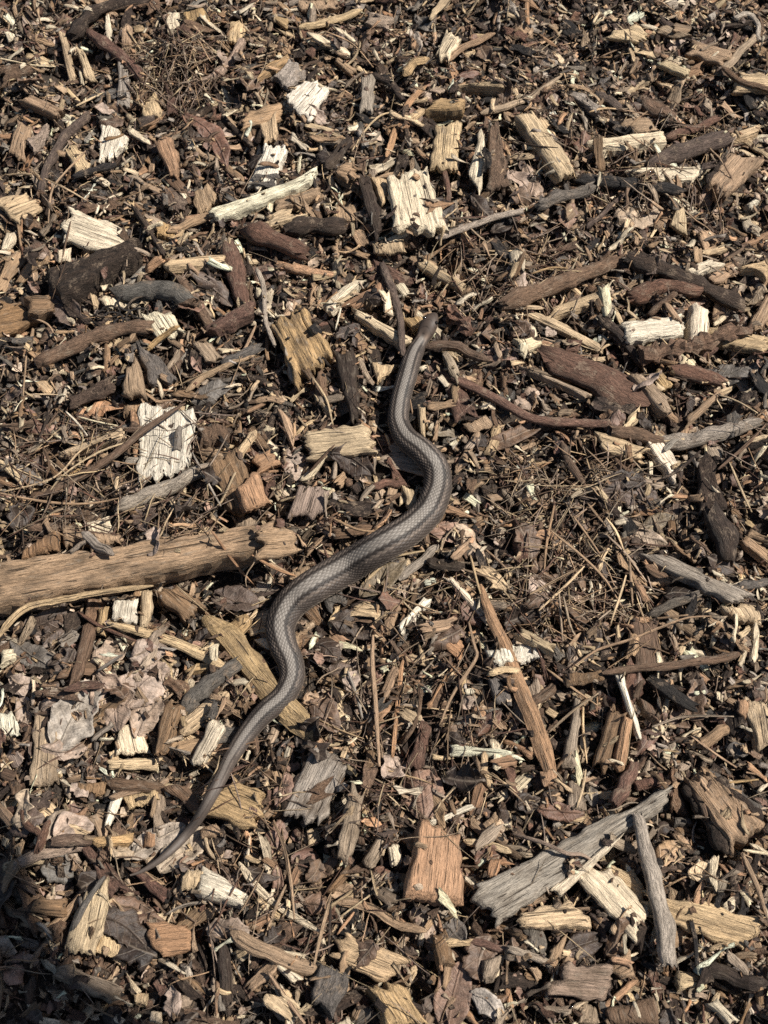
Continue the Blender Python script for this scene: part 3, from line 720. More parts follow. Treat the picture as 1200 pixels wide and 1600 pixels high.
q('A', '335 968 597 1050 545 1165 262 1092', 'cream', 7, ridge=.9, rag=4, lab='broad cream chip with frayed ends beside a thin upright stalk', st=.2)
q('A', '610 960 740 1170 780 1190 650 980', 'dark', 5); q('A', '720 1035 730 1110 820 1120 820 1040', 'gold', 5)
s('A', '1010 1000 900 1060 790 1125', 45, 'tan', 'splint')
q('A', '210 1245 645 1125 660 1200 285 1395', 'dark', 16, bark=True, ridge=2, lab='big slab of dark bark above the bent grey branch')
q('A', '1140 530 1325 475 1320 555 1130 595', 'tan', 5)
# --- tile B
q('B', '190 10 210 50 400 20 380 -20', 'tan', 5); s('B', '200 130 330 90 500 20', 50, 'straw', 'splint'); q('B', '70 90 150 130 150 90 80 80', 'gold', 4)
q('B', '500 110 620 140 650 60 530 50', 'pink', 4, bark=True); lf('B', '760 60 790 110 820 150', 75, 'slate'); lf('B', '740 140 750 200 760 250', 62, 'grey')
q('B', '30 320 150 235 165 270 20 390', 'gold', 5); q('B', '350 280 460 350 475 320 380 270', 'tan', 5)
s('B', '555 350 630 400 690 490', 36, 'dark'); s('B', '890 290 960 230 1060 190 1120 160', 48, 'tan', 'splint', flat=.5)
q('B', '905 130 840 250 900 270 960 190', 'cream', 6); s('B', '690 370 740 320 810 300', 48, 'gold', 'splint')
lf('B', '940 360 1000 340 1040 330', 60, 'red'); q('B', '880 372 1190 405 1130 370 890 400', 'straw', 9)
q('B', '150 270 70 360 165 420 230 310', 'grey', 6, bark=True, ridge=.9)
q('B', '232 365 125 480 250 557 342 412', 'white', 5, ridge=.9, lab='squarish bleached chip with cracked surface', st=.25)
s('B', '330 790 380 710 440 640', 62, 'dark', 'splint'); s('B', '430 620 510 560', 36, 'cream', 'splint')
q('B', '330 620 350 690 395 660 370 620', 'tan', 4); q('B', '295 640 300 740 325 700 320 650', 'cream', 3); q('B', '360 810 440 850 475 760 410 760', 'tan', 5)
q('B', '20 560 45 660 105 650 105 510', 'straw', 4); q('B', '55 650 -40 860 100 850 157 700', 'white', 6, lab='pale fan-shaped chip with a narrow neck beside a split pale stick', st=.3)
q('B', '70 940 290 880 325 920 100 990', 'tan', 6); q('B', '30 1040 200 1010 270 990 60 1070', 'straw', 4)
q('A', '985 982 1500 800 1470 868 1000 1030', 'white', 7, ridge=1.4, lab='long bleached split stick with dark grooves', st=.4)
s('B', '720 560 790 500', 42, 'straw', 'splint'); q('B', '800 500 985 520 985 460 860 438', 'gold', 10, lab='rounded golden lump of wood with frayed end')
q('B', '845 560 820 780 950 790 970 560', 'straw', 7, lab='upright straw-coloured block chip under the rounded golden lump', st=.5)
s('B', '610 770 650 640 720 490 800 410', 40, 'orange', 'splint', flat=.6); q('B', '1055 600 1005 800 1065 880 1082 640', 'cream', 5)
q('B', '1090 600 1085 860 1195 850 1130 570', 'brown', 8, bark=True); s('B', '880 800 900 900 905 1000', 28, 'red', 'splint')
s('B', '1050 535 1180 495 1280 440 1440 325', 52, 'gtan', 'splint', w2=24, flat=.6)
q('B', '310 940 330 1000 360 980 345 930', 'cream', 4); q('B', '370 960 380 1040 480 1030 470 960', 'tan', 5); q('B', '540 1150 560 1200 700 1200 700 1140', 'straw', 5)
s('B', '170 1090 270 1060 390 1070', 90, 'dark', rough=.2); s('B', '-20 1090 80 1140 220 1200', 92, 'red', rough=.18)
q('B', '530 825 585 968 620 940 615 825', 'straw', 5); q('B', '525 825 690 775 700 745 600 790', 'tan', 5)
q('B', '615 838 640 1088 897 1092 792 778', 'cream', 9, ridge=.9, lab='largest pale chip, broad and split down its grain, with a grey tip', st=.25)
q('B', '735 730 745 830 780 830 770 760', 'slate', 4)
q('B', '480 810 560 1090 610 1030 540 830', 'dark', 6, ridge=1); q('B', '490 320 485 530 540 545 555 320', 'grey', 6, ridge=.8, lab='upright grey weathered chip with a small dark knot', st=.4)
q('B', '720 1100 830 1190 880 1150 790 1090', 'tan', 6); lf('B', '1110 1080 1160 1060 1210 1045', 62, 'dark')
s('B', '860 1115 1000 1070 1130 1025 1245 1005', 33, 'grey', cut='tan', lab='thin white-barked twig below the largest pale chip')
# --- tile C
s('C', '70 0 75 130', 26, 'orange', 'splint'); q('C', '880 60 920 110 935 85 900 50', 'straw', 4); s('C', '1030 130 1090 105 1140 140 1150 200', 28, 'grey')
q('C', '440 165 600 190 630 160 570 115', 'straw', 5); q('C', '670 150 780 185 845 175 720 125', 'gtan', 4); q('C', '680 280 820 350 845 335 720 265', 'straw', 5)
q('C', '800 232 1000 292 1045 235 850 183', 'tan', 8, ridge=1, lab='tan slab chip with layered grain near a grey stick'); s('C', '970 350 1060 270 1150 190', 42, 'gtan', 'splint')
q('C', '1060 345 1220 360 1230 420 1040 420', 'straw', 7); s('C', '970 400 1030 450 1100 475 1190 490', 30, 'brown')
lf('C', '110 330 160 310 210 300', 85, 'grey'); lf('C', '245 250 280 235 325 215', 52, 'orange'); lf('C', '470 420 510 400 560 385', 85, 'gtan')
q('C', '270 430 400 530 430 500 320 420', 'grey', 7, bark=True); s('C', '400 420 450 445 500 480', 52, 'purple'); lf('C', '490 505 540 495 600 495', 62, 'purple')
s('C', '620 470 670 530 740 560', 60, 'brown', rough=.2); q('C', '880 500 920 520 940 480 900 455', 'gtan', 5)
q('C', '10 520 215 862 302 812 100 500', 'straw', 10, ridge=1.2, lab='long straw-coloured split stick leaning between leaf litter and grey twig')
lf('C', '0 800 60 860 130 930', 125, 'pink', shape='lobed'); lf('C', '70 780 100 860 60 960', 95, 'pink', shape='lobed')
q('C', '497 547 640 530 690 605 552 626', 'tan', 6); q('C', '360 660 722 625 726 688 375 722', 'cream', 8, lab='cream bar-shaped chip crossed by a dark seed spike')
s('C', '460 560 520 620 580 710', 40, 'black', rough=.4, spike=True, name='seed_spike', lab='black bristly seed spike lying over a cream chip')
s('C', '730 650 820 610 960 550', 42, 'red'); s('C', '640 790 780 720 900 670 1010 630', 60, 'purple', w2=95, rough=.15, lab='dark purplish branch tapering beside a pale splintered chip')
q('C', '1010 620 1160 575 1172 610 1020 660', 'straw', 6); q('C', '540 807 945 735 860 840 600 842', 'cream', 6, ridge=1.2, lab='pale splintered chip just above the black jointed twig')
q('C', '1015 700 908 872 1000 936 1195 722', 'tan', 11, ridge=1, be='0', lab='wide tan chip with dark bark along one edge'); s('C', '130 960 220 920 380 860', 60, 'slate', rough=.2)
s('C', '330 830 420 840 540 860 700 880 782 892', 62, 'black', knots=3, cut='dark', lab='black shiny jointed twig')
s('C', '355 1070 430 1000 520 910', 26, 'purple'); lf('C', '490 1050 590 1020 690 960', 145, 'gtan', shape='lobed', lab='pale lobed leaf below the black jointed twig')
q('C', '800 960 820 1080 740 1040 760 980', 'straw', 5); q('C', '1100 965 1120 985 1160 955 1140 940', 'white', 4); q('C', '880 1170 1000 1130 1030 1150 900 1195', 'straw', 4)
# --- tile D
q('D', '-20 205 110 235 215 268 -20 388', 'gbrown', 7); q('D', '90 180 220 165 225 235 100 265', 'gbrown', 12); lf('D', '225 160 300 220 360 290', 135, 'purple', lab='dark crumpled leaf over a golden-brown block')
s('D', '1070 -20 1100 80 1130 190', 90, 'red', cut='straw', rough=.16); q('D', '810 80 960 300 1000 290 860 80', 'brown', 6, bark=True); q('D', '930 340 1180 200 1200 270 1000 370', 'red', 8, bark=True)
lf('D', '890 90 960 110 1000 120', 62, 'purple'); lf('D', '960 130 1020 170 1080 220', 84, 'purple'); q('D', '752 28 1052 -18 1050 36 790 76', 'straw', 6)
q('D', '460 190 500 250 600 230 600 190', 'cream', 5); q('D', '660 240 740 345 862 310 800 225', 'cream', 7, lab='pale chip tucked under the bent grey branch')
s('D', '680 430 760 370 850 340', 36, 'gold', 'splint'); q('D', '900 410 960 500 1040 470 970 400', 'gtan', 4)
s('D', '190 490 330 440 440 395 600 350 720 350', 72, 'brown', w2=66, rough=.14, lab='brown knobbly stick below tangled black rootlets')
s('D', '540 150 640 150 740 155 850 195 882 240', 84, 'slate', w2=92, cut='brown', rough=.14, lab='bent grey branch with a broken brown end')
s('D', '1040 490 1120 460 1210 430', 60, 'slate'); s('D', '870 640 1000 550 1200 480', 36, 'tan', 'splint')
lf('D', '900 670 990 630 1090 590', 95, 'slate'); q('D', '290 650 550 570 550 640 310 692', 'purple', 5, bark=True, ridge=.8, lab='purple-brown bark strip beside the pointed wedge of wood'); lf('D', '0 690 60 650 120 630', 72, 'purple')
q('D', '625 405 690 592 822 550 730 460', 'slate', 7, bark=True, ridge=.6, lab='smooth slate-grey bark triangle leaning on the pointed wedge'); q('D', '590 505 556 622 684 622 640 440', 'tan', 12, lab='pointed wedge-shaped tan wood block'); q('D', '556 634 560 682 682 682 686 632', 'tan', 9)
lf('D', '370 720 500 710 590 730', 75, 'orange'); lf('D', '120 770 170 810 240 840', 84, 'red'); lf('D', '250 850 320 830 370 860', 55, 'orange'); q('D', '920 790 930 900 1070 860 1040 780', 'brown', 9, bark=True)
q('D', '250 900 600 810 602 862 280 922', 'straw', 5, ridge=1.2); q('D', '235 1080 370 985 380 1000 270 1070', 'gold', 3); q('D', '-20 960 110 1082 100 1050 60 960', 'straw', 5); lf('D', '40 1010 120 1020 200 1050', 95, 'slate')
s('D', '1100 970 1150 900 1200 830', 50, 'straw', 'splint')
s('D', '560 1160 700 1110 850 1060 980 1005', 74, 'grey', w2=62, rough=.14, lab='grey-brown stick just below the large cream grooved chip')
q('D', '610 730 625 1000 655 1000 665 745', 'orange', 5, bark=True)
q('D', '655 687 645 1066 890 1012 922 725', 'white', 6, ridge=1.3, rag=3.5, lab='large cream grooved chip with a stick lying across it', st=.2)
s('D', '200 1140 400 1050 560 960 720 860 897 764', 62, 'brown', 'splint', w2=24, flat=.9, perc=92, sink=-.2, lab='long brown tapering stick lying across the large cream grooved chip')
q('D', '960 920 1080 1178 1200 1152 1130 880', 'gbrown', 14, ridge=1.6); q('D', '1080 1065 1128 1172 1242 1132 1182 990', 'orange', 10, lab='orange cut face of a stubby branch stump'); 
# --- tile E
s('E', '100 20 200 50 350 80', 46, 'orange', rough=.15); q('E', '742 12 990 152 1002 118 800 -12', 'straw', 8, lab='straw-coloured stick chip above the snake head')
q('E', '600 170 595 250 640 270 620 150', 'cream', 4); q('E', '640 130 690 190 725 165 690 120', 'cream', 4); lf('E', '470 210 540 200 590 215', 84, 'dark')
q('E', '475 70 298 256 345 282 517 100', 'cream', 6, lab='straight pale peg chip between rough broken wood and the cream wedge', st=.15)
q('E', '435 225 745 375 700 415 480 282', 'cream', 9, lab='cream wedge chip touching the neck of the snake', st=.1); q('E', '680 250 740 340 820 310 780 270', 'gold', 6)
s('E', '590 70 630 170 670 300 695 470', 42, 'purple', w2=30, perc=92, lab='thin dark twig crossing the cream wedge chip'); s('E', '620 80 680 30 720 10', 22, 'dark')
s('E', '900 250 960 320 1010 380', 52, 'red', rough=.35, spike=True, name='seed_spike', lab='dark reddish knobbly seed spike beside the snake head'); s('E', '790 420 930 430 1090 500', 52, 'brown', 'splint')
q('E', '75 290 190 562 370 442 220 198', 'gold', 15, ridge=2.2, rag=5, lab='rough crumbling chunk of golden-brown wood', st=.8)
s('E', '10 100 40 180 50 330 90 430', 25, 'grey'); q('E', '370 440 450 772 490 740 470 440', 'dark', 9, ridge=1.3, lab='dark splintered upright piece beside the rough crumbling chunk')
s('E', '480 470 520 560 550 610', 26, 'gtan', 'splint'); q('E', '540 500 560 590 640 550 670 500', 'straw', 5); q('E', '860 440 950 600 950 520 890 420', 'gtan', 5)
q('E', '760 690 770 820 800 830 795 690', 'straw', 4, ridge=1.5); q('E', '970 770 1000 810 1120 780 1070 740', 'tan', 5); s('E', '940 1010 1000 910 1040 820', 42, 'tan', 'splint')
lf('E', '800 850 880 820 970 825', 48, 'olive', torn=.1); lf('E', '1060 880 1180 850 1350 770', 82, 'brown', torn=.1, lab='smooth brown pod-like leaf beside the red twig')
q('E', '90 720 160 870 185 850 150 760', 'tan', 4); q('E', '238 803 522 797 582 932 240 935', 'straw', 7, lab='broad straw-coloured chip beside the first bend of the snake', st=.3); lf('E', '360 960 450 970 540 1030', 135, 'dark', lab='dark folded leaf on the broad straw-coloured chip')
q('E', '-10 930 62 885 127 950 0 1012', 'orange', 7); q('E', '210 1080 150 1205 320 1205 352 1090', 'pink', 6, ridge=.9); s('E', '550 1080 610 1060 680 1055', 42, 'red'); q('E', '675 1060 700 1180 760 1190 740 1100', 'straw', 4)
s('E', '930 590 1060 650 1200 725 1330 775 1500 790 1740 800', 46, 'red', w2=40, rough=.08, perc=85, lab='long red-barked twig running away from the snake')
s('E', '1125 235 1250 250 1350 245', 22, 'straw', 'splint')
# --- tile F
q('F', '800 70 930 0 1012 20 850 92', 'cream', 5, ridge=1.2); q('F', '1060 45 1200 10 1205 120 1140 62', 'straw', 6); q('F', '1180 180 1115 300 1170 346 1240 200', 'tan', 7)
s('F', '560 30 700 60 850 110 960 160 1080 200', 80, 'dark', rough=.2, lab='dark rotten branch above the upright cream chip'); s('F', '570 190 700 150 860 180', 72, 'red', rough=.25); s('F', '640 270 690 240 750 200', 36, 'brown')
s('F', '-20 250 120 190 260 120 400 60 490 20', 88, 'brown', w2=62, rough=.1, cut='brown', lab='brown twig running up from the pale slivers'); q('F', '175 226 435 170 452 226 190 272', 'straw', 6, lab='golden straw chip under the brown twig')
q('F', '-10 410 90 380 142 396 50 466', 'cream', 5); q('F', '920 312 1210 380 1200 470 920 402', 'straw', 6); q('F', '530 310 812 264 792 372 530 412', 'white', 8, ridge=1, lab='cream white block chip beside the upright cream chip', st=.2)
q('F', '825 218 820 412 906 406 916 222', 'white', 11, ridge=1, lab='upright cream chip with frayed top between two pale blocks', st=.1)
s('F', '400 330 500 400 620 520', 46, 'dark'); q('F', '175 440 210 450 250 390 200 400', 'brown', 5, bark=True); q('F', '240 450 310 440 330 390 260 390', 'red', 6, bark=True)
s('F', '180 470 300 510 430 560 600 645', 150, 'red', w2=165, rough=.12, knots=1, sink=.9, flat=.7, lab='thick reddish-brown bark branch, broken at one end'); q('F', '530 560 700 722 768 672 605 560', 'gtan', 12, ridge=1.5, rag=5)
q('F', '0 255 430 442 420 400 130 264', 'straw', 4, lab='long pale sliver lying over the thick reddish-brown branch'); q('F', '0 520 350 662 380 650 100 560', 'gtan', 5)
s('F', '380 680 500 720 620 760', 60, 'dark', rough=.3, spike=True); lf('F', '920 530 1030 540 1150 500', 115, 'slate'); s('F', '770 540 870 560 972 590', 82, 'red', cut='tan')
q('F', '660 540 720 620 760 600 700 520', 'gold', 5); q('F', '800 810 960 680 970 640 830 740', 'tan', 5); s('F', '700 740 770 800', 36, 'tan', 'splint')
s('F', '600 500 760 460 900 430 1112 370', 66, 'brown', rough=.45, spike=True, name='seed_spike', lab='brown bristly dry seed spike under the upright cream chip')
q('F', '870 930 880 1205 1000 1205 940 930', 'dark', 7, bark=True); lf('F', '400 1120 540 1110 680 1150', 165, 'purple', shape='lobed'); lf('F', '430 1060 520 1040 620 1050', 84, 'dark'); s('F', '230 880 270 980 340 1090', 46, 'brown', 'splint')
s('F', '480 830 560 830 690 850', 70, 'brown'); s('F', '690 850 800 860 900 855 1020 840 1125 810', 80, 'grey', w2=64, knots=3, cut='brown', lab='knotty grey branch at the end of the red-barked twig')
q('F', '375 825 640 895 600 962 430 915', 'straw', 5); q('F', '635 950 640 1020 660 1030 660 960', 'cream', 3); s('F', '1090 860 1200 850', 26, 'straw', 'splint')
q('F', '660 805 806 1000 762 1077 622 890', 'white', 7, ridge=1.6, lab='bleached grooved chip resting on the knotty grey branch', st=.3)
# --- tile G
q('G', '100 150 90 202 282 152 272 60', 'gbrown', 10, ridge=1.6); q('G', '280 60 290 152 560 122 540 90', 'tan', 10); q('G', '410 40 400 86 525 96 510 15', 'cream', 6)
q('G', '700 370 880 522 962 440 840 340', 'gbrown', 8); q('G', '465 430 455 572 500 580 520 420', 'gold', 6); q('G', '530 410 520 522 632 532 636 395', 'white', 5, st=.6); q('G', '645 370 645 542 700 512 700 370', 'straw', 8)
q('G', '-60 235 1330 48 1362 155 -60 446', 'tan', 20, ridge=1.6, rag=6, name='weathered_log', lab='long weathered tan log split lengthwise, stained with dark streaks', st=.7, warp=.0)
s('G', '-20 600 60 500 150 440 350 400 720 345', 46, 'straw', 'splint', w2=28, zfix=.008, lab='long peeling splinter along the edge of the weathered log')
s('G', '390 110 470 180 560 250', 50, 'grey', 'splint', perc=90); s('G', '355 235 420 170', 25, 'slate', perc=90)
lf('G', '110 560 180 540 330 480', 115, 'purple'); lf('G', '210 630 280 570 350 500', 62, 'purple'); q('G', '-10 650 60 640 70 690 0 735', 'cream', 5); lf('G', '60 600 160 680 280 760', 115, 'slate'); lf('G', '230 720 280 680 330 640', 62, 'dark')
lf('G', '50 770 90 800 150 790', 95, 'pink'); lf('G', '80 860 110 930 100 1000', 84, 'pink'); q('G', '160 950 130 1280 270 1280 270 960', 'gtan', 5); lf('G', '180 940 250 900 310 910', 84, 'pink'); q('G', '-10 940 -10 1052 100 1052 60 930', 'white', 4)
q('G', '550 990 535 1132 692 1122 620 980', 'cream', 5); q('G', '460 1160 740 1130 742 1190 480 1202', 'straw', 5)
lf('G', '430 720 520 660 590 620', 125, 'pink'); lf('G', '620 690 700 650 780 640', 115, 'pink'); lf('G', '450 760 520 860 540 1000', 190, 'pink', stalk=False, lab='crumpled pinkish leaf in the middle of a leaf clump'); lf('G', '600 910 680 810 780 740', 190, 'pink', lab='crumpled pinkish leaf at the splinter side of the leaf clump')
lf('G', '280 1110 350 960 430 820', 205, 'grey', cup=.3, stalk=True, lab='big crumpled grey-pink leaf with a dark stalk'); lf('G', '200 1110 290 1130 400 1090', 95, 'pink'); lf('G', '650 1060 690 980 760 900', 125, 'pink')
q('G', '770 900 730 1132 780 1132 862 920', 'gbrown', 7); q('G', '370 530 325 872 375 800 442 520', 'brown', 5, lab='narrow brown plank-like chip above the leaf clump'); q('G', '875 750 1062 735 1042 700 920 705', 'gold', 7)
q('G', '890 1160 1000 960 1062 1020 940 1192', 'cream', 6); s('G', '850 1040 950 940 1072 840', 80, 'straw', 'splint'); s('G', '860 920 930 840 1020 780 1112 740', 88, 'slate', rough=.1, lab='ringed grey bark tube beside the forked branch'); s('G', '920 920 1000 930 1100 950', 46, 'brown', 'splint')
lf('G', '1010 380 1100 410 1200 440', 145, 'purple'); s('G', '510 525 700 580 900 650 1062 732', 34, 'straw', 'splint', w2=62, lab='long straw splinter pointing at the forked branch')
# --- tile H (below the snake)
q('H', '-10 70 160 50 192 150 -10 202', 'tan', 8, ridge=1.2); q('H', '140 200 130 252 262 272 230 150', 'tan', 6); lf('H', '260 900 330 960 370 1030', 125, 'brown'); lf('H', '220 880 290 880 330 860', 75, 'tan')
s('G', '1060 570 1125 520 1152 465', 84, 'gold', 'splint', sink=1.0, perc=55, name='branch_stub', lab='short side fork of the branch under the snake')
s('G', '945 485 1060 580 1150 690 1230 790 1330 920 1420 1010 1482 1072', 118, 'gold', 'splint', w2=124, flat=.8, rough=.2, sink=.75, perc=60, name='forked_branch', lab='thick golden forked branch that the snake crosses')
lf('H', '500 390 590 310 690 230', 115, 'olive', torn=.1, lab='smooth olive-brown leaf beside the thick middle of the snake'); lf('H', '930 90 1000 130 1060 200', 115, 'gtan', shape='lobed'); s('H', '670 320 770 230 860 160', 46, 'grey', 'splint'); s('H', '800 220 880 250 980 260', 60, 'dark', 'splint')
lf('H', '360 520 470 530 600 570', 135, 'dark'); lf('H', '270 620 330 640 370 700', 125, 'dark'); lf('H', '340 740 390 730 460 710', 84, 'purple'); q('H', '570 400 600 470 680 460 640 390', 'tan', 4); q('H', '600 480 600 570 640 560 680 450', 'tan', 4)
q('H', '830 580 960 682 982 610 890 560', 'orange', 6); q('H', '625 600 670 670 690 660 650 600', 'brown', 4); q('H', '670 680 812 722 800 680 740 660', 'straw', 4); q('H', '880 295 1100 512 1102 460 920 290', 'cream', 6, ridge=1.4); q('H', '1080 650 1110 722 1200 702 1200 610', 'white', 5)
q('H', '1080 760 1120 882 1200 892 1150 740', 'slate', 6); q('H', '795 385 650 562 671 584 824 405', 'white', 6, lab='small bright white sliver standing out on dark litter', st=.05)
q('H', '770 980 700 1205 790 1205 822 1000', 'red', 7, bark=True); lf('H', '960 900 1000 890 1030 870', 60, 'pink'); lf('H', '1050 910 1080 900 1095 880', 55, 'tan'); lf('H', '1040 1040 1090 990 1140 940', 75, 'red'); lf('H', '870 1020 940 1030 1010 1010', 66, 'brown'); q('H', '870 950 870 995 925 985 925 940', 'straw', 4)
s('H', '690 700 665 900 640 1160', 30, 'orange', 'splint'); s('H', '1050 350 1110 520 1170 640 1250 850 1330 1040 1400 1260', 46, 'orange', 'splint', w2=88, flat=.7, perc=85, lab='long orange-tan splinter widening towards its lower end')
q('H', '905 1060 1242 1125 1242 1156 900 1116', 'white', 7, lab='bright white straight chip beside the long orange-tan splinter', st=.1)
# --- tile I
s('I', '940 0 1000 100 1010 200', 110, 'dark', rough=.2); q('I', '1060 140 1205 240 1205 180 1100 120', 'tan', 6); lf('I', '600 70 680 40 740 20', 75, 'olive'); lf('I', '530 40 600 100 720 140', 75, 'gtan', torn=.1); q('I', '0 10 20 242 75 232 40 60', 'red', 8, bark=True)
q('I', '0 620 30 702 150 692 160 610', 'white', 4); q('I', '0 580 180 692 215 660 50 560', 'straw', 6); lf('I', '270 700 340 610 410 550', 125, 'dark'); q('I', '250 740 260 802 430 762 420 720', 'gbrown', 8)
s('I', '1070 350 1200 315', 46, 'slate'); s('I', '650 470 760 430 870 400', 46, 'slate'); lf('I', '650 330 690 310 750 330', 75, 'tan', shape='lobed')
q('I', '960 430 1050 502 1172 512 1150 420', 'straw', 8); q('I', '608 195 1030 437 1142 402 700 183', 'grey', 7, ridge=1.3, lab='long grey weathered plank chip above the long needle', st=.5)
q('I', '565 480 570 512 660 512 640 480', 'orange', 7); q('I', '545 500 565 747 712 742 682 495', 'brown', 8, ridge=.9, lab='brown rectangular chip stood deep beside a black gap', st=.4); s('I', '660 790 740 850 840 910', 72, 'black', rough=.2); lf('I', '850 740 880 810 880 890', 75, 'purple')
q('I', '590 870 610 932 690 1002 660 900', 'brown', 6); q('I', '470 900 380 1162 450 1202 542 920', 'gbrown', 9, ridge=1.4); q('I', '510 930 470 1192 520 1202 552 970', 'orange', 8); s('I', '90 910 160 850 210 800', 60, 'brown', 'splint'); q('I', '300 870 230 1192 310 1202 326 880', 'gtan', 9, ridge=1)
q('I', '1080 880 1150 1102 1232 1082 1200 900', 'straw', 6, ridge=1.8); s('I', '860 1100 940 1060 1012 1010', 56, 'tan', 'splint'); lf('I', '1000 1140 1040 1120 1090 1150', 66, 'slate')
s('I', '400 790 530 765 700 745 850 720 1000 690 1102 645', 36, 'brown', 'splint', w2=40, flat=.9, perc=86, lab='long brown twig with an orange tip above the cream peg'); lf('I', '580 1130 650 1050 712 960', 75, 'red', torn=.1)
q('I', '485 745 610 1067 633 1056 522 740', 'white', 6, lab='narrow cream peg leaning below the long brown twig', st=.05)
# --- tile J
q('J', '360 60 350 132 470 122 480 60', 'gbrown', 5); q('J', '580 120 600 192 740 142 730 100', 'straw', 5); s('J', '500 60 620 80 780 90', 60, 'brown', 'splint'); q('J', '520 80 475 282 510 292 566 90', 'white', 5)
lf('J', '260 330 330 270 430 260', 115, 'pink'); q('J', '-20 450 190 390 202 440 0 482', 'straw', 6); s('J', '90 460 200 400 330 370 430 360', 60, 'pink', rough=.15); s('J', '260 345 420 335', 60, 'purple'); q('J', '412 342 622 308 605 358 450 372', 'gold', 6, rag=.5, ridge=.2, lab='golden oval cut face at the end of a purplish twig', st=.1)
s('J', '185 380 220 270 290 210', 50, 'red'); s('J', '100 180 120 260 190 310', 40, 'red'); lf('J', '210 470 280 490 330 530', 115, 'slate'); q('J', '140 600 300 590 292 682 130 672', 'gbrown', 10)
lf('J', '600 410 720 340 850 270', 125, 'grey', torn=.15, lab='grey leaf in the shadow of the snake tail'); lf('J', '760 480 860 400 960 300', 155, 'gtan', torn=.2, lab='flat grey-tan leaf under the snake tail'); q('J', '940 270 950 332 1050 312 1030 260', 'tan', 5)
q('J', '390 600 290 852 450 882 522 500', 'straw', 7, ridge=1.4); q('J', '470 760 440 872 546 886 540 800', 'straw', 6); s('J', '190 790 300 700 420 560', 42, 'tan', 'splint'); s('J', '340 760 420 620 500 510', 30, 'slate', 'splint')
lf('J', '470 640 600 650 760 720', 95, 'brown'); lf('J', '440 690 570 740 690 850', 155, 'dark', shape='lobed'); q('J', '665 730 886 720 917 852 737 882', 'orange', 7, lab='flat orange-pink chip below the snake tail tip', st=.1)
q('J', '1085 33 1257 130 1207 302 903 195', 'gold', 7, lab='golden-yellow chip beside the thin tail of the snake', st=.15); q('J', '590 460 760 622 796 570 650 455', 'red', 6, rag=.8, ridge=.2, bark=True, lab='glossy red-brown pod under the very tip of the tail')
q('J', '850 480 830 562 920 562 940 470', 'straw', 6); q('J', '930 460 1157 590 1142 672 890 590', 'white', 9, ridge=1.2, lab='cream chip with a rosy core groove beside the tail', st=.2)
q('J', '230 980 540 1112 560 1040 300 920', 'gtan', 9, ridge=1.8); s('J', '1050 780 1050 950 1070 1160', 78, 'dark', 'splint'); s('J', '1110 430 1200 560 1350 680 1510 770', 45, 'cream', 'splint', flat=.6)
s('J', '1080 765 1200 825 1350 900 1502 940', 80, 'tan', 'splint'); q('J', '620 1060 620 1110 680 1120 690 1060', 'straw', 5); q('J', '700 1140 690 1202 750 1202 750 1150', 'cream', 5); q('J', '820 1080 850 1142 890 1120 890 1070', 'gtan', 5)
# --- tile K
lf('K', '150 30 130 120 100 180', 84, 'rose'); lf('K', '110 250 90 330 60 400', 95, 'rose'); lf('K', '100 460 100 530 90 600', 66, 'rose'); lf('K', '170 430 230 430 290 490', 125, 'red'); lf('K', '220 630 280 640 330 660', 105, 'brown')
q('K', '220 270 240 372 310 332 290 280', 'straw', 5); q('K', '270 -92 122 202 300 272 442 -22', 'grey', 9, ridge=1.2, be='0', lab='big bleached grey chip with dark bark margins below the forked branch', st=.8); q('K', '440 60 370 392 430 452 512 110', 'gtan', 11, ridge=1)
lf('K', '550 470 590 500 620 530', 84, 'red'); lf('K', '790 230 780 110 760 0', 205, 'rose', torn=.15, cup=.1, crump=1.2, perc=88, lab='heart-shaped reddish leaf above the orange block'); lf('K', '490 240 545 250 605 270', 62, 'orange'); q('K', '620 260 500 442 540 482 657 280', 'gtan', 6); q('K', '615 350 630 462 680 420 660 340', 'cream', 6)
s('K', '970 330 1080 360 1200 400', 40, 'straw', 'splint'); s('K', '1010 230 1060 290 1180 350', 46, 'tan', 'splint'); q('K', '1070 260 1090 292 1150 230 1130 210', 'tan', 5)
q('K', '752 238 668 624 950 648 945 308', 'orange', 16, ridge=.8, rag=2, lab='thick orange-pink block with straight grain', st=.15); s('K', '790 270 880 240 960 200 1060 170', 34, 'white', 'splint')
lf('K', '340 560 410 580 480 610', 84, 'tan'); s('K', '380 630 500 650 640 720 802 775', 56, 'tan', 'splint'); lf('K', '870 700 920 760 970 820', 125, 'slate', torn=.15, lab='small slate-grey leaf below the orange block'); s('K', '1010 810 1100 840 1230 860', 40, 'red')
q('K', '820 790 850 962 920 940 880 800', 'gbrown', 7); q('K', '1070 910 1060 1002 1110 1002 1166 890', 'gtan', 8); lf('K', '1010 1060 1090 1090 1150 1170', 115, 'grey'); q('K', '70 890 180 1012 215 980 110 900', 'cream', 5)
q('K', '410 770 732 882 622 1012 345 880', 'straw', 7, lab='tan-gold slanting chip above the golden chunk', st=.45); s('K', '690 1040 750 930', 42, 'straw', 'splint'); q('K', '280 930 235 1072 340 1192 432 970', 'slate', 9, bark=True, ridge=.9, lab='dark slate-grey slab beside the golden chunk'); q('K', '370 1180 360 1225 470 1225 440 1160', 'cream', 5)
q('K', '650 1010 822 1222 600 1242 520 1050', 'gold', 14, ridge=1.2, lab='golden chunk of wood beside the dark slate-grey slab'); lf('K', '900 1220 920 1080 960 930', 175, 'rose', torn=.08, cup=.12, crump=1.0, perc=88, lab='smooth rosy-brown leaf beside the golden chunk')
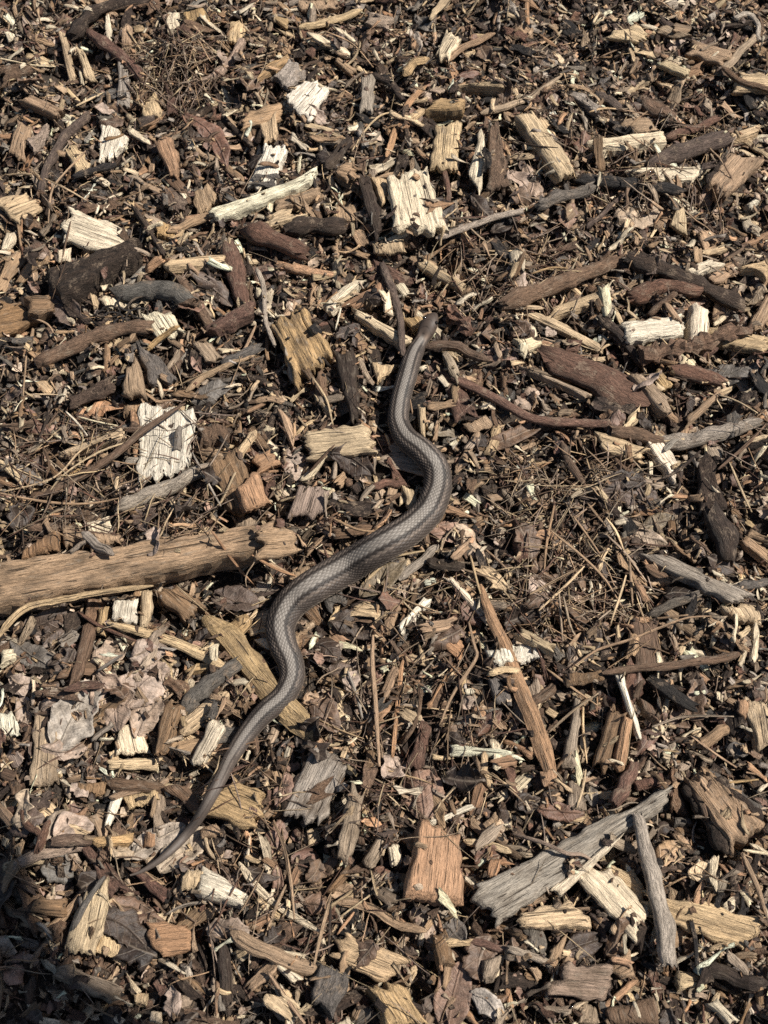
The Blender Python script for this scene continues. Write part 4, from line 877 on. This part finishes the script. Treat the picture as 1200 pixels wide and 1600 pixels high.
# --- tile L
q('L', '130 10 160 82 210 60 200 -10', 'orange', 5); q('L', '260 60 260 192 340 202 330 80', 'gtan', 6); lf('L', '370 60 380 120 385 170', 64, 'slate'); lf('L', '20 180 70 160 140 190', 95, 'dark'); lf('L', '130 190 210 200 330 210', 84, 'red')
q('L', '570 50 600 92 720 60 690 10', 'red', 7, bark=True); s('L', '480 170 530 70 560 0', 70, 'red'); q('L', '760 235 770 272 855 270 850 235', 'slate', 6, rag=.5, ridge=.2); lf('L', '690 440 750 390 790 340', 115, 'tan'); lf('L', '830 500 900 500 970 480', 95, 'straw')
q('L', '840 40 1042 432 1192 282 962 30', 'tan', 15, ridge=1.3, be='0 1', lab='broad tan half-log with dark bark edges', st=.7); s('L', '900 0 1050 110 1192 230', 60, 'slate', 'splint')
q('L', '10 690 300 620 392 747 30 762', 'straw', 6); q('L', '430 440 610 500 640 690 440 480', 'straw', 5); q('L', '600 560 1192 690 1132 852 640 682', 'straw', 8, ridge=1.2, rag=6, lab='long pale split wood strip running out beside the dark upright stick', st=.3)
q('L', '-192 560 757 73 705 192 -122 772', 'grey', 8, ridge=1.2, rag=6, lab='very long grey weathered plank with pale splintered end', st=.5); q('L', '180 560 552 270 520 312 232 592', 'cream', 5)
q('L', '290 500 576 832 632 662 440 460', 'cream', 6, ridge=1.0, lab='wide pale chip leaning against the long grey plank', st=.3); lf('L', '240 870 330 830 420 800', 115, 'dark'); q('L', '440 920 550 830 577 960 520 972', 'tan', 6)
q('L', '180 860 160 922 230 902 262 780', 'tan', 4); s('L', '-10 850 70 870 150 900', 40, 'grey'); q('L', '340 1090 290 1205 400 1205 380 1110', 'gtan', 6); q('L', '430 1130 450 1205 700 1205 660 1070', 'brown', 6); q('L', '220 898 472 915 452 1072 140 1052', 'pink', 9, ridge=1, lab='thick pinkish-brown chip below the long grey plank', st=.6)
s('L', '430 1120 500 1060 592 990', 36, 'orange', 'splint'); q('L', '780 945 932 1000 900 1032 775 1052', 'straw', 6); q('L', '910 1100 1020 1205 1072 1192 950 1070', 'cream', 6, ridge=1.3); s('L', '880 920 1000 970 1192 1030', 88, 'dark', 'splint'); s('L', '820 730 850 830 860 940', 26, 'black')
s('L', '580 250 620 420 660 600 690 740 722 912', 62, 'grey', w2=90, rough=.14, perc=92, lab='dark upright stick with a silvery upper half, crossing pale chips')
n('H', '495 350 560 290 640 220 790 185', 16, 'straw', lab='curved pale grass stem hugging the thick middle of the snake')
# ---------------------------------------------------------------- the snake
SN = np.array([  # photo px centre line and body width in px, snout first
 (681, 494, 7), (676, 500, 20), (671, 508, 27.5), (666, 518, 28), (661, 528, 23.5), (655, 538, 24), (648, 550, 27), (642, 566, 29), (636, 588, 30), (629, 612, 30), (624, 636, 31), (623, 660, 32),
 (635, 685, 36), (659, 704, 39), (680, 730, 41), (684, 760, 43), (673, 792, 46), (660, 809, 47), (634, 832, 49), (580, 863, 52), (533, 891, 54), (488, 917, 53), (455, 943, 50),
 (438, 976, 46), (442, 1007, 43), (454, 1034, 40), (456, 1060, 38), (442, 1087, 36), (420, 1107, 34), (398, 1131, 31), (377, 1160, 27), (360, 1192, 23), (349, 1219, 20), (333, 1250, 18.5),
 (308, 1287, 16), (275, 1322, 13), (247, 1346, 10), (220, 1362, 6), (202, 1368, 2.2)])
M_SNAKE = None
def build_snake():
    n = 1500
    P = catmull(SN, n)                                    # x, y, width in px
    wid = np.array([P[i, 2] * px_size(P[i, 0], P[i, 1]) for i in range(n)])
    r = np.maximum(wid / 2 * .97, .0005)
    z = np.zeros(n) + .008
    ker = np.hanning(121); ker /= ker.sum()
    def sm(a, k): 
        m = len(k) // 2; return np.convolve(np.pad(a, m, mode='edge'), k, 'valid')
    for _ in range(3):
        W = unproj(P[:, 0], P[:, 1], z)
        T = np.gradient(W, axis=0); T /= np.linalg.norm(T, axis=1, keepdims=True); Nn = np.stack([-T[:, 1], T[:, 0]], -1)
        hs = np.stack([Hat(*(W + Nn * (r * f)[:, None]).T) for f in (-.55, 0, .55)], 0).max(0)
        pad = 26; env = np.array([np.percentile(hs[max(0, i - pad):i + pad + 1], 88) for i in range(n)])
        z = sm(env, ker) + r * .66
    ff = np.linspace(0, 1, n); z += .009 * np.exp(-((ff - .83) / .06) ** 2)      # the thin tail arches clear of the chips
    z[:90] += .004 * np.linspace(1, 0, 90) ** 2
    C = np.stack([W[:, 0], W[:, 1], z], -1)
    C = np.stack([sm(C[:, k], np.ones(13) / 13) for k in range(3)], -1)
    Tn = np.gradient(C, axis=0); Tn /= np.linalg.norm(Tn, axis=1, keepdims=True)
    S = np.cross(Tn, [0, 0, 1.]); S /= np.linalg.norm(S, axis=1, keepdims=True); B = np.cross(S, Tn)
    arc = np.concatenate([[0], np.cumsum(np.linalg.norm(np.diff(C, axis=0), axis=1))])
    na = 144; th = (np.arange(na) / na) * 2 * np.pi       # 0 = side, pi/2 = back
    phi = (th - np.pi / 2 + np.pi) % (2 * np.pi) - np.pi  # angle from the spine, -pi..pi
    # scale rows: 21 rows over +-150 degrees
    rows = phi / R(300) * 21
    rn = np.maximum(r, .0016)
    ds = np.gradient(arc) / (rn * R(300) / 21 * 1.5)       # scale length follows body width
    sc = np.cumsum(ds)
    U = sc[:, None] + 0 * rows[None]; Rw = rows[None] + 0 * sc[:, None]
    # diamond lattice: two interleaved grids, nearest centre
    def cell(off):
        a = U - off; b = Rw - off * 1.0
        ia = np.round(a); 
        return a - ia, ia
    best = None
    for off in (0., .5):
        b = Rw - off * 2 * .5; jb = np.round(b); odd = off
        a = U - off; ia = np.round(a)
        du, dv = a - ia, (b - jb)
        d = np.abs(du) * 1.0 + np.abs(dv) * 1.0
        if best is None: best = (d, du, dv, ia * 2 + off * 2, jb + off)
        else:
            m = d < best[0]
            best = tuple(np.where(m, x, y) for x, y in zip((d, du, dv, ia * 2 + off * 2, jb + off), best))
    d, du, dv, ci, cj = best
    edge = np.clip((d - .36) / .14, 0, 1)                 # dark skin between scales
    keel = np.exp(-(dv / .07) ** 2) * (1 - edge)
    body = np.clip((arc - .022) / .010, 0, 1)[:, None] * np.clip((np.abs(phi)[None] < R(150)) * 1.0, 0, 1)
    relief = ((1 - edge) * .035 + keel * .022 - du * .05 * (1 - edge)) * body
    flat = np.where(np.sin(th) > 0, .86, .80)
    rr = r[:, None] * (1 + relief * 1.3)
    # head: a little flattened, with brow and jaw
    hd = np.clip(1 - (arc - .013) / .010, 0, 1)[:, None]
    vert = flat[None] * (1 - .18 * hd)
    V = C[:, None] + S[:, None] * (rr * np.cos(th))[..., None] + B[:, None] * (rr * vert * np.sin(th))[..., None]
    # colours
    ap = np.abs(phi)[None] / R(150) + 0 * U
    rnd = vnoise(ci * 3.7 + 3, cj * 5.3 + 11)
    def c(*v): return np.array(v)[None, None]
    dors, flank, late, bel, edg = c(.188, .165, .142), c(.058, .045, .037), c(.135, .108, .085), c(.28, .24, .19), c(.012, .010, .009)
    ws = lambda x, a, b: np.clip((x - a) / (b - a), 0, 1)[..., None]
    band = lambda x, a, b, e=.02: ws(x, a - e, a + e) * (1 - ws(x, b - e, b + e))
    rowf = .6 * np.abs(cj) / 21 * 2 + .4 * ap
    col = dors * (.84 + .32 * rnd[..., None]) + 0 * V
    k = ws(rowf, .115, .15); col = col * (1 - k) + flank * (.7 + .6 * rnd[..., None]) * k
    k = band(rowf, .135, .215); col = col * (1 - .55 * k)                       # dark rim of the stripe
    k = band(rowf, .235, .30); col = col * (1 - k) + c(.125, .098, .078) * (.75 + .5 * rnd[..., None]) * k
    spots = ((vnoise(sc[:, None] * .33 + 5, np.sign(phi)[None] * 9 + 20.5) > .58) & (np.abs(rowf - .26) < .07))[..., None]
    col = np.where(spots, col * .5, col)
    l = band(rowf, .58, .74); col = col * (1 - l) + late * (.8 + .35 * rnd[..., None]) * l
    b = ws(ap, .93, 1.0); col = col * (1 - b) + bel * b
    e = (edge * body)[..., None] * .8; col = col * (1 - e) + edg * e
    col = col * (1 + (keel * body * .25)[..., None])
    tail = np.clip((arc - arc[-1] * .74) / (arc[-1] * .16), 0, 1)[:, None, None]      # the stripe fades on the tail
    tc = c(.088, .069, .057) * (.8 + .4 * rnd[..., None]); col = col * (1 - tail * .85) + tc * tail * .85
    hx = np.clip(1 - (arc - .017) / .004, 0, 1)[:, None, None]
    plates = .82 + .3 * vnoise(arc[:, None] / .0042 + 2, np.sin(phi)[None] * 1.5 + 4)[..., None]
    hc = c(.056, .040, .031) * plates * (1 - .5 * (np.abs(((arc[:, None] / .0046 + .35 * np.cos(phi * 3)[None]) % 1) - .5) > .45)[..., None]); col = col * (1 - hx) + hc * hx
    neck = np.exp(-((arc - .0185) / .0028) ** 2)[:, None] * np.clip(1 - np.abs(np.abs(phi)[None] - .55) / .5, 0, 1); col = col * (1 - neck[..., None] * .8) + c(.25, .18, .135) * neck[..., None] * .8
    lip = hx[..., 0] * np.clip((np.abs(phi)[None] - 1.35) / .2, 0, 1); col = col * (1 - lip[..., None]) + c(.24, .19, .14) * lip[..., None]
    Vf = V.reshape(-1, 3); i = np.arange(n * na).reshape(n, na); j = np.roll(i, -1, 1)
    F = np.stack([i[:-1], i[1:], j[1:], j[:-1]], -1).reshape(-1, 4)
    org = np.array([C[700, 0], C[700, 1], C[700, 2] - r[700]])
    m, t, bs = mat_new('snake_skin')
    t.links.new(attr(t, 'tint').outputs['Color'], bs.inputs['Base Color'])
    bs.inputs['Roughness'].default_value = .55; bs.inputs['Specular IOR Level'].default_value = .3
    me = mesh_from('snake', Vf - org, F.tolist() + [i[0].tolist(), i[-1][::-1].tolist()], m, np.concatenate([np.clip(col, 0, 1).reshape(-1, 3), np.ones((n * na, 1))], -1), Vf * 1000)
    o = as_parts('snake', 'body', me, Matrix.Translation(Vector(org)))
    o['label'] = 'slender brown snake with a pale grey back stripe winding over the mulch'; o['category'] = 'snake'
    me2, t2, b2 = mat_new('snake_eye'); b2.inputs['Base Color'].default_value = (.01, .008, .006, 1); b2.inputs['Roughness'].default_value = .08
    k = int(np.searchsorted(arc, .0072))
    for sg in (-1, 1):
        ce = C[k] + S[k] * sg * r[k] * .80 + B[k] * r[k] * .36 - org
        th_, ph_ = np.meshgrid(np.linspace(0, 2 * np.pi, 12, endpoint=False), np.linspace(.05, np.pi - .05, 8))
        VV = np.stack([np.cos(th_) * np.sin(ph_), np.sin(th_) * np.sin(ph_), np.cos(ph_)], -1).reshape(-1, 3) * .00135 + ce
        ii = np.arange(96).reshape(8, 12); jj = np.roll(ii, -1, 1)
        FF = np.stack([ii[:-1], ii[1:], jj[1:], jj[:-1]], -1).reshape(-1, 4).tolist()
        em = bpy.data.meshes.new('eye'); em.from_pydata(VV.tolist(), [], FF); em.materials.append(me2); em.polygons.foreach_set('use_smooth', np.ones(len(FF), bool))
        link('eye', em, o)
    cc = np.repeat(C[::2], 9, axis=0); q = np.tile(np.linspace(-1.05, 1.05, 9), len(C[::2])); q2 = np.repeat(r[::2], 9); nn = np.repeat(S[::2], 9, axis=0)
    X = cc + nn * (q * q2)[:, None]; raise_to(X[:, 0], X[:, 1], X[:, 2] + q2 * .8)
    for f in (1.0, 1.25): 
        X = cc + nn * (q * q2 * f)[:, None]; KEEP[cells(X[:, 0], X[:, 1])] = 5.0
    return o, arc[-1], r.max()
snake, sn_len, sn_r = build_snake()
# ---------------------------------------------------------------- crumbs, needles and scraps that fell last
MIXT = (.10, .30, .42, .55, .72, .84)
scatter(7500, .0050, MIXT, 'in', .3, .97)
for bx, k in (((790, 690, 1020, 990), 230), ((200, 60, 340, 150), 200), ((10, 640, 340, 850), 260), ((560, 900, 800, 1250), 200), ((860, 150, 1150, 330), 150), ((700, 350, 900, 480), 120), ((330, 1060, 620, 1500), 160)): fibers(k, bx)
scatter(2600, .0062, (.25, 1, 1, 1, 1, 1), 'in', .3, .97, 75)      # pale slivers lying uppermost
frags('wood_fragment', 130, .010, .024, 1.1, .16); frags('bark_flake', 90, .010, .024, 1.1, .16); frags('leaf_scrap', 90, .012, .024, 1.1, .25)
frags('loose_needle', 120, .018, .045, .8, .1, 85)
frags('loose_needle', 70, .02, .05, .6, .1, 85, (790, 700, 1010, 960)); frags('loose_needle', 45, .02, .045, .6, .1, 85, (200, 60, 330, 150)); frags('loose_needle', 40, .02, .05, .6, .1, 85, (20, 650, 330, 830))
# traced stems and needles
n('A', '0 760 150 800 300 880 450 965', 11, 'straw'); n('A', '410 735 290 850 245 920 230 1060', 11, 'tan'); n('A', '0 290 130 285 245 262', 9, 'cream'); n('A', '360 510 480 445', 11, 'straw'); n('A', '710 20 770 120 815 230 820 340', 9, 'brown'); n('A', '600 160 660 230', 9, 'straw'); n('A', '500 918 660 915', 9, 'tan'); n('A', '335 1045 265 1200', 9, 'brown')
n('B', '325 190 450 225 550 310', 10, 'tan'); n('B', '640 500 560 570 450 740', 10, 'straw'); n('B', '320 840 390 950 500 1070', 10, 'tan'); n('C', '590 0 680 30 750 75', 9, 'tan'); n('C', '355 560 420 540 480 538', 11, 'straw'); n('C', '0 600 100 670 210 720', 8, 'dark'); n('C', '480 160 560 255', 8, 'straw'); n('C', '335 920 365 1045', 9, 'tan')
n('D', '0 1120 200 1155 400 1175 580 1165', 14, 'tan'); n('D', '290 690 350 760 412 847', 11, 'white'); n('D', '180 690 290 690', 9, 'straw'); n('D', '350 725 450 770 550 806', 10, 'cream'); n('D', '1200 330 1150 440 1100 510', 15, 'tan'); n('D', '910 950 960 1050 1040 1190', 13, 'grey'); n('D', '720 1050 830 1110 960 1170', 12, 'tan'); n('D', '1110 1035 1040 1130 970 1190', 14, 'straw'); n('D', '120 430 90 620', 10, 'tan'); n('D', '130 275 220 310 260 385', 11, 'tan')
n('D', '600 865 400 920 250 1040 10 1095', 11, 'straw'); n('D', '605 870 420 960 250 1060 190 1140', 10, 'straw'); n('D', '240 640 215 780 185 870', 12, 'dark'); n('D', '200 890 225 960 205 1020', 14, 'brown')
for k in range(9):   # tangled black rootlets
    a0 = rng.uniform(0, 6.28); cx, cy = rng.uniform(430, 680), rng.uniform(240, 330); rr_ = rng.uniform(18, 42)
    n('D', ' '.join('%d %d' % (cx + rr_ * math.cos(a0 + t) * (1 + t * .15), cy + rr_ * .7 * math.sin(a0 + t) * (1 + t * .1)) for t in np.linspace(0, 4.6, 9)), 11, 'black', name='rootlet', lift=.001 * k * .5)
n('E', '265 570 330 670 360 780', 12, 'straw'); n('E', '245 1000 370 895', 14, 'brown', lift=.003); n('E', '720 660 750 780', 9, 'tan'); n('E', '400 270 370 340', 10, 'white')
n('F', '1000 980 1060 1080 1130 1190', 14, 'straw'); n('F', '960 1010 1080 910 1180 810', 17, 'brown', lift=.002); n('F', '700 1050 780 1010 880 920', 16, 'dark', lift=.003); n('F', '960 650 1040 710 1120 800', 10, 'straw'); n('F', '90 90 180 65 260 68', 11, 'gold'); n('F', '155 230 155 150 200 90', 11, 'dark')
n('G', '1020 180 1100 250 1180 300', 15, 'orange'); n('G', '350 440 450 510 640 600', 19, 'red'); n('G', '470 760 580 680', 18, 'slate', lift=.004)
n('H', '548 570 545 700 560 900 578 1200', 24, 'tan', lab='straight thorn-tipped dry stalk standing out below the snake', lift=.003); n('H', '1005 200 1030 320 1050 400', 14, 'straw'); n('H', '995 530 1020 650 1025 710 920 870 860 1000', 18, 'tan'); n('H', '430 760 470 860 500 970', 15, 'grey'); n('H', '340 10 480 90 590 110', 14, 'tan'); n('H', '20 200 150 250 265 285', 20, 'tan'); n('H', '0 290 100 320 190 330', 16, 'orange'); n('H', '960 250 1130 310', 13, 'tan'); n('H', '1075 160 1170 270', 12, 'tan')
n('I', '275 740 400 650 550 600 700 540 820 500 930 495', 14, 'tan', lab='long thin needle lying across the brown rectangular chip', lift=.003); n('I', '610 455 680 485 820 492', 12, 'tan'); n('I', '550 630 740 660', 10, 'brown')
for p in ('820 1075 950 1150 1050 1200', '640 1030 780 970 900 960 1030 970', '160 735 280 825 400 910', '160 1050 280 950 390 880', '330 900 330 1020 350 1180', '170 110 310 200 430 300 530 440', '440 120 540 200 640 310', '340 0 430 100', '190 0 160 150 150 280', '545 240 575 430', '520 330 490 430 450 550', '340 250 250 350 120 480', '230 430 270 540 310 590', '215 400 240 610', '400 520 470 450', '80 400 310 250', '280 40 350 130 410 210', '440 30 490 90 530 170'):
    n('I', p, 13, ['straw', 'tan', 'gtan', 'tan'][int(rng.integers(4))], lift=rng.uniform(0, .003))
n('J', '760 680 860 640 970 630', 18, 'grey'); n('J', '920 790 980 700 1010 650', 14, 'dark'); n('K', '80 240 130 370 160 520 185 720', 17, 'tan', lift=.002); n('K', '350 600 310 760 275 930', 19, 'tan', lift=.002); n('K', '140 545 90 660 45 790', 16, 'tan'); n('K', '460 675 380 780', 16, 'orange'); n('K', '350 650 340 880', 15, 'dark'); n('K', '50 950 140 1080 230 1200', 22, 'tan'); n('K', '540 490 560 580 590 650', 12, 'straw')
n('L', '0 290 130 350 250 410 330 415 420 465', 20, 'pink', lab='thin pinkish stem lying across the very long grey plank', lift=.003); n('L', '1070 400 1150 550 1200 680', 28, 'tan'); n('L', '1070 395 1200 415', 16, 'cream'); n('L', '350 0 330 100 300 190', 13, 'straw'); n('L', '1010 65 1170 40', 15, 'gold')

NT = [B_WOOD.build('wood_crumbs', M_WOOD, 'countless tiny wood crumbs and slivers filling the mulch', 'wood crumbs'),
      B_BARK.build('bark_crumbs', M_BARK, 'countless tiny dark bark crumbs filling the mulch', 'bark crumbs'),
      B_LEAF.build('leaf_litter', M_LEAF, 'countless tiny torn bits of dry leaf in the mulch', 'leaf litter'),
      B_NEED.build('needle_litter', M_WOOD, 'countless thin dry fibres and needles in the mulch', 'needle litter')]

# ---------------------------------------------------------------- labels: look first, then the landmark a piece lies by
ORD = ['first', 'second', 'third', 'fourth', 'fifth', 'sixth', 'seventh', 'eighth', 'ninth', 'tenth', 'eleventh', 'twelfth']
buckets = {}
for o, colr, noun, size, c, lab, ext in THINGS:
    if lab: o['label'] = lab; continue
    dist = [(math.hypot(c[0] - x, c[1] - y), nm) for nm, x, y in LAND]; dm, nm = min(dist)
    sz = '' if size == 'medium' else size + ' '
    buckets.setdefault(('%s%s %s' % (sz, WORD[colr], noun), nm), []).append((dm, o))
for (desc, nm), lst in buckets.items():
    lst.sort(key=lambda t: t[0])
    for i, (dm, o) in enumerate(lst):
        o['label'] = '%s lying close by %s' % (desc, nm) if len(lst) == 1 else '%s, %s one out from %s' % (desc, ORD[min(i, 11)], nm)
print('THINGS', len(THINGS), 'crumb tris', NT, 'snake', sn_len, sn_r)

# ---------------------------------------------------------------- the mulch goes on beyond the picture: coarser litter, one patch repeated
def skirt():
    bt = Batch(); TW, THt = NX * RES / 2, NY * RES / 2
    for _ in range(3600):
        kd = ['chip', 'sliver', 'chip', 'sliver', 'flake', 'fiber'][int(rng.integers(6))]; k = int(rng.integers(len(TM[kd])))
        cc = (WOODC + BARKC + BARKC)[int(rng.integers(len(WOODC) + 2 * len(BARKC)))]
        L = .022 * math.exp(rng.normal(0, .4)) * {'chip': 1, 'sliver': 1.6, 'flake': 1.1, 'fiber': 2}[kd]
        bt.add(kd, k, rng.uniform(-TW / 2, TW / 2), rng.uniform(-THt / 2, THt / 2), rng.uniform(-.015, -.002), rng.uniform(0, 6.28), rng.normal(0, .2), rng.normal(0, .25), L, 1.0 if kd != 'fiber' else .4, tint_of(cc, .2))
    bt.build('mulch_litter', M_WOOD, 'coarse wood chip mulch spreading on around the snake', 'mulch')
    src = bpy.data.objects['mulch_litter']; first = True
    for i in range(-3, 5):
        for j in range(-2, 6):
            if 0 <= i <= 1 and 0 <= j <= 1: continue
            o = src if first else src.copy()
            if not first: COL.objects.link(o)
            first = False
            o.location = (GX0 + (i + .5) * TW, GY0 + (j + .5) * THt, .0); o.rotation_euler = (0, 0, math.pi * ((i * 3 + j) % 2))
skirt()
# ---------------------------------------------------------------- the person taking the picture: only the shadow reaches the mulch in view
def build_person():
    J = {'pelvis': (.78, -.80, .93, .135), 'belly': (.72, -.68, 1.00, .13), 'chest': (.64, -.50, 1.08, .14), 'upchest': (.60, -.365, 1.11, .12), 'neck': (.555, -.31, 1.12, .085), 'headb': (.53, -.26, 1.12, .072),
         'head': (.515, -.215, 1.15, .090), 'crown': (.50, -.175, 1.185, .062), 'nose': (.445, -.255, 1.095, .014),
         'trap': (.585, -.280, 1.08, .078), 'lsh': (.47, -.47, 1.07, .065), 'lel': (.30, -.50, .86, .045), 'lwr': (.075, -.425, .725, .028), 'lpalm': (.035, -.412, .705, .026),
         'rsh': (.75, -.38, 1.07, .065), 'rel': (.92, -.55, .84, .045), 'rwr': (.84, -.70, .70, .030), 'rpalm': (.82, -.73, .64, .030),
         'lhip': (.70, -.82, .86, .095), 'lkn': (.67, -.70, .48, .062), 'lan': (.68, -.80, .09, .042), 'lhe': (.69, -.84, .026, .036), 'lto': (.62, -.66, .024, .036),
         'rhip': (.86, -.76, .86, .095), 'rkn': (.88, -.63, .48, .062), 'ran': (.90, -.73, .09, .042), 'rhe': (.91, -.77, .026, .036), 'rto': (.86, -.58, .024, .036)}
    E = 'pelvis-belly belly-chest chest-upchest upchest-neck neck-headb headb-head head-crown head-nose upchest-lsh lsh-lel lel-lwr lwr-lpalm upchest-trap upchest-rsh rsh-rel rel-rwr rwr-rpalm pelvis-lhip lhip-lkn lkn-lan lan-lhe lhe-lto pelvis-rhip rhip-rkn rkn-ran ran-rhe rhe-rto'.split()
    E = [tuple(e.split('-')) for e in E]
    def finger(root, nm, pts, r):
        prev = root
        for k, p in enumerate(pts):
            J['%s%d' % (nm, k)] = (*p, r * (1 - .12 * k)); E.append((prev, '%s%d' % (nm, k))); prev = '%s%d' % (nm, k)
    for k, (dy, ln) in enumerate(((.020, .95), (.006, 1.05), (-.010, 1.0), (-.026, .8))):      # four fingers round the edge of the phone
        finger('lpalm', 'lf%d_' % k, [(.030 - .022 * ln, -.400 + dy, .692), (.012 - .030 * ln, -.398 + dy, .690), (-.004 - .034 * ln, -.398 + dy, .694)], .0088)
    finger('lpalm', 'lt', [(.045, -.385, .718), (.034, -.372, .728), (.020, -.365, .732)], .0095)
    for k, dx in enumerate((-.024, -.008, .008, .024)):
        finger('rpalm', 'rf%d_' % k, [(.815 + dx, -.742, .600), (.813 + dx, -.735, .570), (.812 + dx, -.722, .548)], .0088)
    finger('rpalm', 'rt', [(.79, -.715, .615), (.785, -.70, .592)], .0095)
    J.update({k: (v[0] - .008 + (.05 if k == 'upchest' else 0), v[1] + (.03 if k == 'neck' else .014) + (.046 if k == 'upchest' else 0), v[2], v[3]) for k, v in J.items() if k in ('neck', 'headb', 'head', 'crown', 'nose', 'upchest')})
    names = list(J); me = bpy.data.meshes.new('body_skeleton')
    me.from_pydata([J[k][:3] for k in names], [(names.index(a), names.index(b)) for a, b in E], [])
    ob = bpy.data.objects.new('body_skeleton', me); COL.objects.link(ob)
    md = ob.modifiers.new('skin', 'SKIN'); md.use_smooth_shade = True
    for i, k in enumerate(names):
        sv = me.skin_vertices[0].data[i]; sv.radius = (J[k][3], J[k][3]); sv.use_root = (k == 'pelvis')
    ss = ob.modifiers.new('sub', 'SUBSURF'); ss.levels = 2; ss.render_levels = 2
    dg = bpy.context.evaluated_depsgraph_get(); bm_ = bpy.data.meshes.new_from_object(ob.evaluated_get(dg))
    bpy.data.objects.remove(ob)
    def mt(nm, c, r, sc):
        m, t, b = mat_new(nm); lo = N(t, 'ShaderNodeTexCoord').outputs['Object']; f = noise(t, lo, sc, (1, 1, 1), 4, .6)
        t.links.new(mixc(t, f, tuple(x * .7 for x in c) + (1,), tuple(min(1, x * 1.25) for x in c) + (1,)), b.inputs['Base Color']); b.inputs['Roughness'].default_value = r; return m
    skin, shirt, jeans, shoe, hair = mt('skin', (.50, .31, .22), .5, 40), mt('shirt_cloth', (.10, .12, .15), .9, 90), mt('denim', (.05, .07, .12), .9, 140), mt('shoe_leather', (.04, .03, .025), .5, 60), mt('hair', (.05, .03, .02), .6, 120)
    bm_.materials.clear()
    for m in (skin, shirt, jeans, shoe): bm_.materials.append(m)
    heads = [Vector(J[k][:3]) for k in ('headb', 'head', 'crown', 'nose', 'neck')]; hands = [(Vector(J[a][:3]), Vector(J[b][:3])) for a, b in (('lwr', 'lpalm'), ('rwr', 'rpalm'))]
    for p in bm_.polygons:
        c = p.center; k = 1
        if min((c - h).length for h in heads) < .10 and (c - heads[4]).dot(heads[0] - heads[4]) > 0: k = 0
        elif min((c - a).dot((b - a).normalized()) > -.03 and (c - b).length < .15 for a, b in hands[:1]) or (c - hands[1][1]).length < .12 and c.z < .71: k = 0
        elif c.z < .10: k = 3
        elif c.z < .93 and c.y < -.55 and not (c.x > .80 and c.z > .60 and (c - Vector(J['rwr'][:3])).length < .16): k = 2
        p.material_index = k
    org = Vector((.78, -.70, -.012))
    bm_.transform(Matrix.Translation(-org))
    root = bpy.data.objects.new('person', None); COL.objects.link(root); root.location = org
    link('body', bm_, root)
    root['label'] = 'person in dark shirt and jeans leaning over, casting the rounded shadow beside the tail'; root['category'] = 'person'
    def blob(nm, c, r, mat, sx=(1, 1, 1), cut=None):
        th, ph = np.meshgrid(np.linspace(0, 2 * np.pi, 20, endpoint=False), np.linspace(.03, np.pi - .03, 14))
        V = np.stack([np.cos(th) * np.sin(ph) * sx[0], np.sin(th) * np.sin(ph) * sx[1], np.cos(ph) * sx[2]], -1).reshape(-1, 3) * r
        V *= 1 + .05 * (vnoise(V[:, :1] / r * 3 + 9, V[:, 1:2] / r * 3 + 4) - .5)
        V = V + np.array(c) - np.array(org); i = np.arange(280).reshape(14, 20); j = np.roll(i, -1, 1)
        F = np.stack([i[:-1], i[1:], j[1:], j[:-1]], -1).reshape(-1, 4).tolist()
        m = bpy.data.meshes.new(nm); m.from_pydata(V.tolist(), [], F); m.materials.append(mat); m.polygons.foreach_set('use_smooth', np.ones(len(F), bool))
        return link(nm, m, root)
    blob('hair', (0.518, -0.186, 1.172), .094, hair)
    blob('ear', (0.465, -0.176, 1.120), .022, skin, (.5, 1, 1.3)); blob('ear', (0.565, -0.251, 1.120), .022, skin, (.5, 1, 1.3))
    ey = mt('eye_dark', (.02, .015, .01), .1, 10)
    blob('eye', (0.427, -0.214, 1.130), .011, ey); blob('eye', (0.458, -0.254, 1.125), .011, ey)
    blob('mouth', (0.468, -0.271, 1.060), .016, mt('lips', (.35, .14, .12), .5, 30), (1.2, 1.2, .5))
    # the phone the picture is taken with: a slab whose lens looks out where the camera is
    c, s_ = math.cos(CAM_TILT), math.sin(CAM_TILT)
    bx = np.array([(x, y, z) for z in (.0045, .0125) for x, y in ((-.020, -.128), (.052, -.128), (.056, -.124), (.056, .018), (.052, .022), (-.020, .022), (-.024, .018), (-.024, -.124))])
    F = [tuple(range(8))[::-1], tuple(range(8, 16))] + [(i, (i + 1) % 8, (i + 1) % 8 + 8, i + 8) for i in range(8)]
    ph = bpy.data.objects.new('phone', None); COL.objects.link(ph); ph.matrix_world = cam_ob.matrix_basis if False else Matrix.LocRotScale(cam_loc, cam_ob.rotation_euler, None)
    m = bpy.data.meshes.new('case'); m.from_pydata(bx.tolist(), [], F); m.materials.append(mt('phone_case', (.02, .02, .022), .4, 30)); link('case', m, ph)
    sc_ = bx[8:] * np.array([.93, .95, 1]) + np.array([.001, -.002, .0003]); m = bpy.data.meshes.new('screen'); m.from_pydata(sc_.tolist(), [], [tuple(range(8))]); m.materials.append(mt('screen_glass', (.02, .02, .02), .05, 5)); link('screen', m, ph)
    ph['label'] = 'black phone held out over the mulch in one hand'; ph['category'] = 'phone'
build_person()
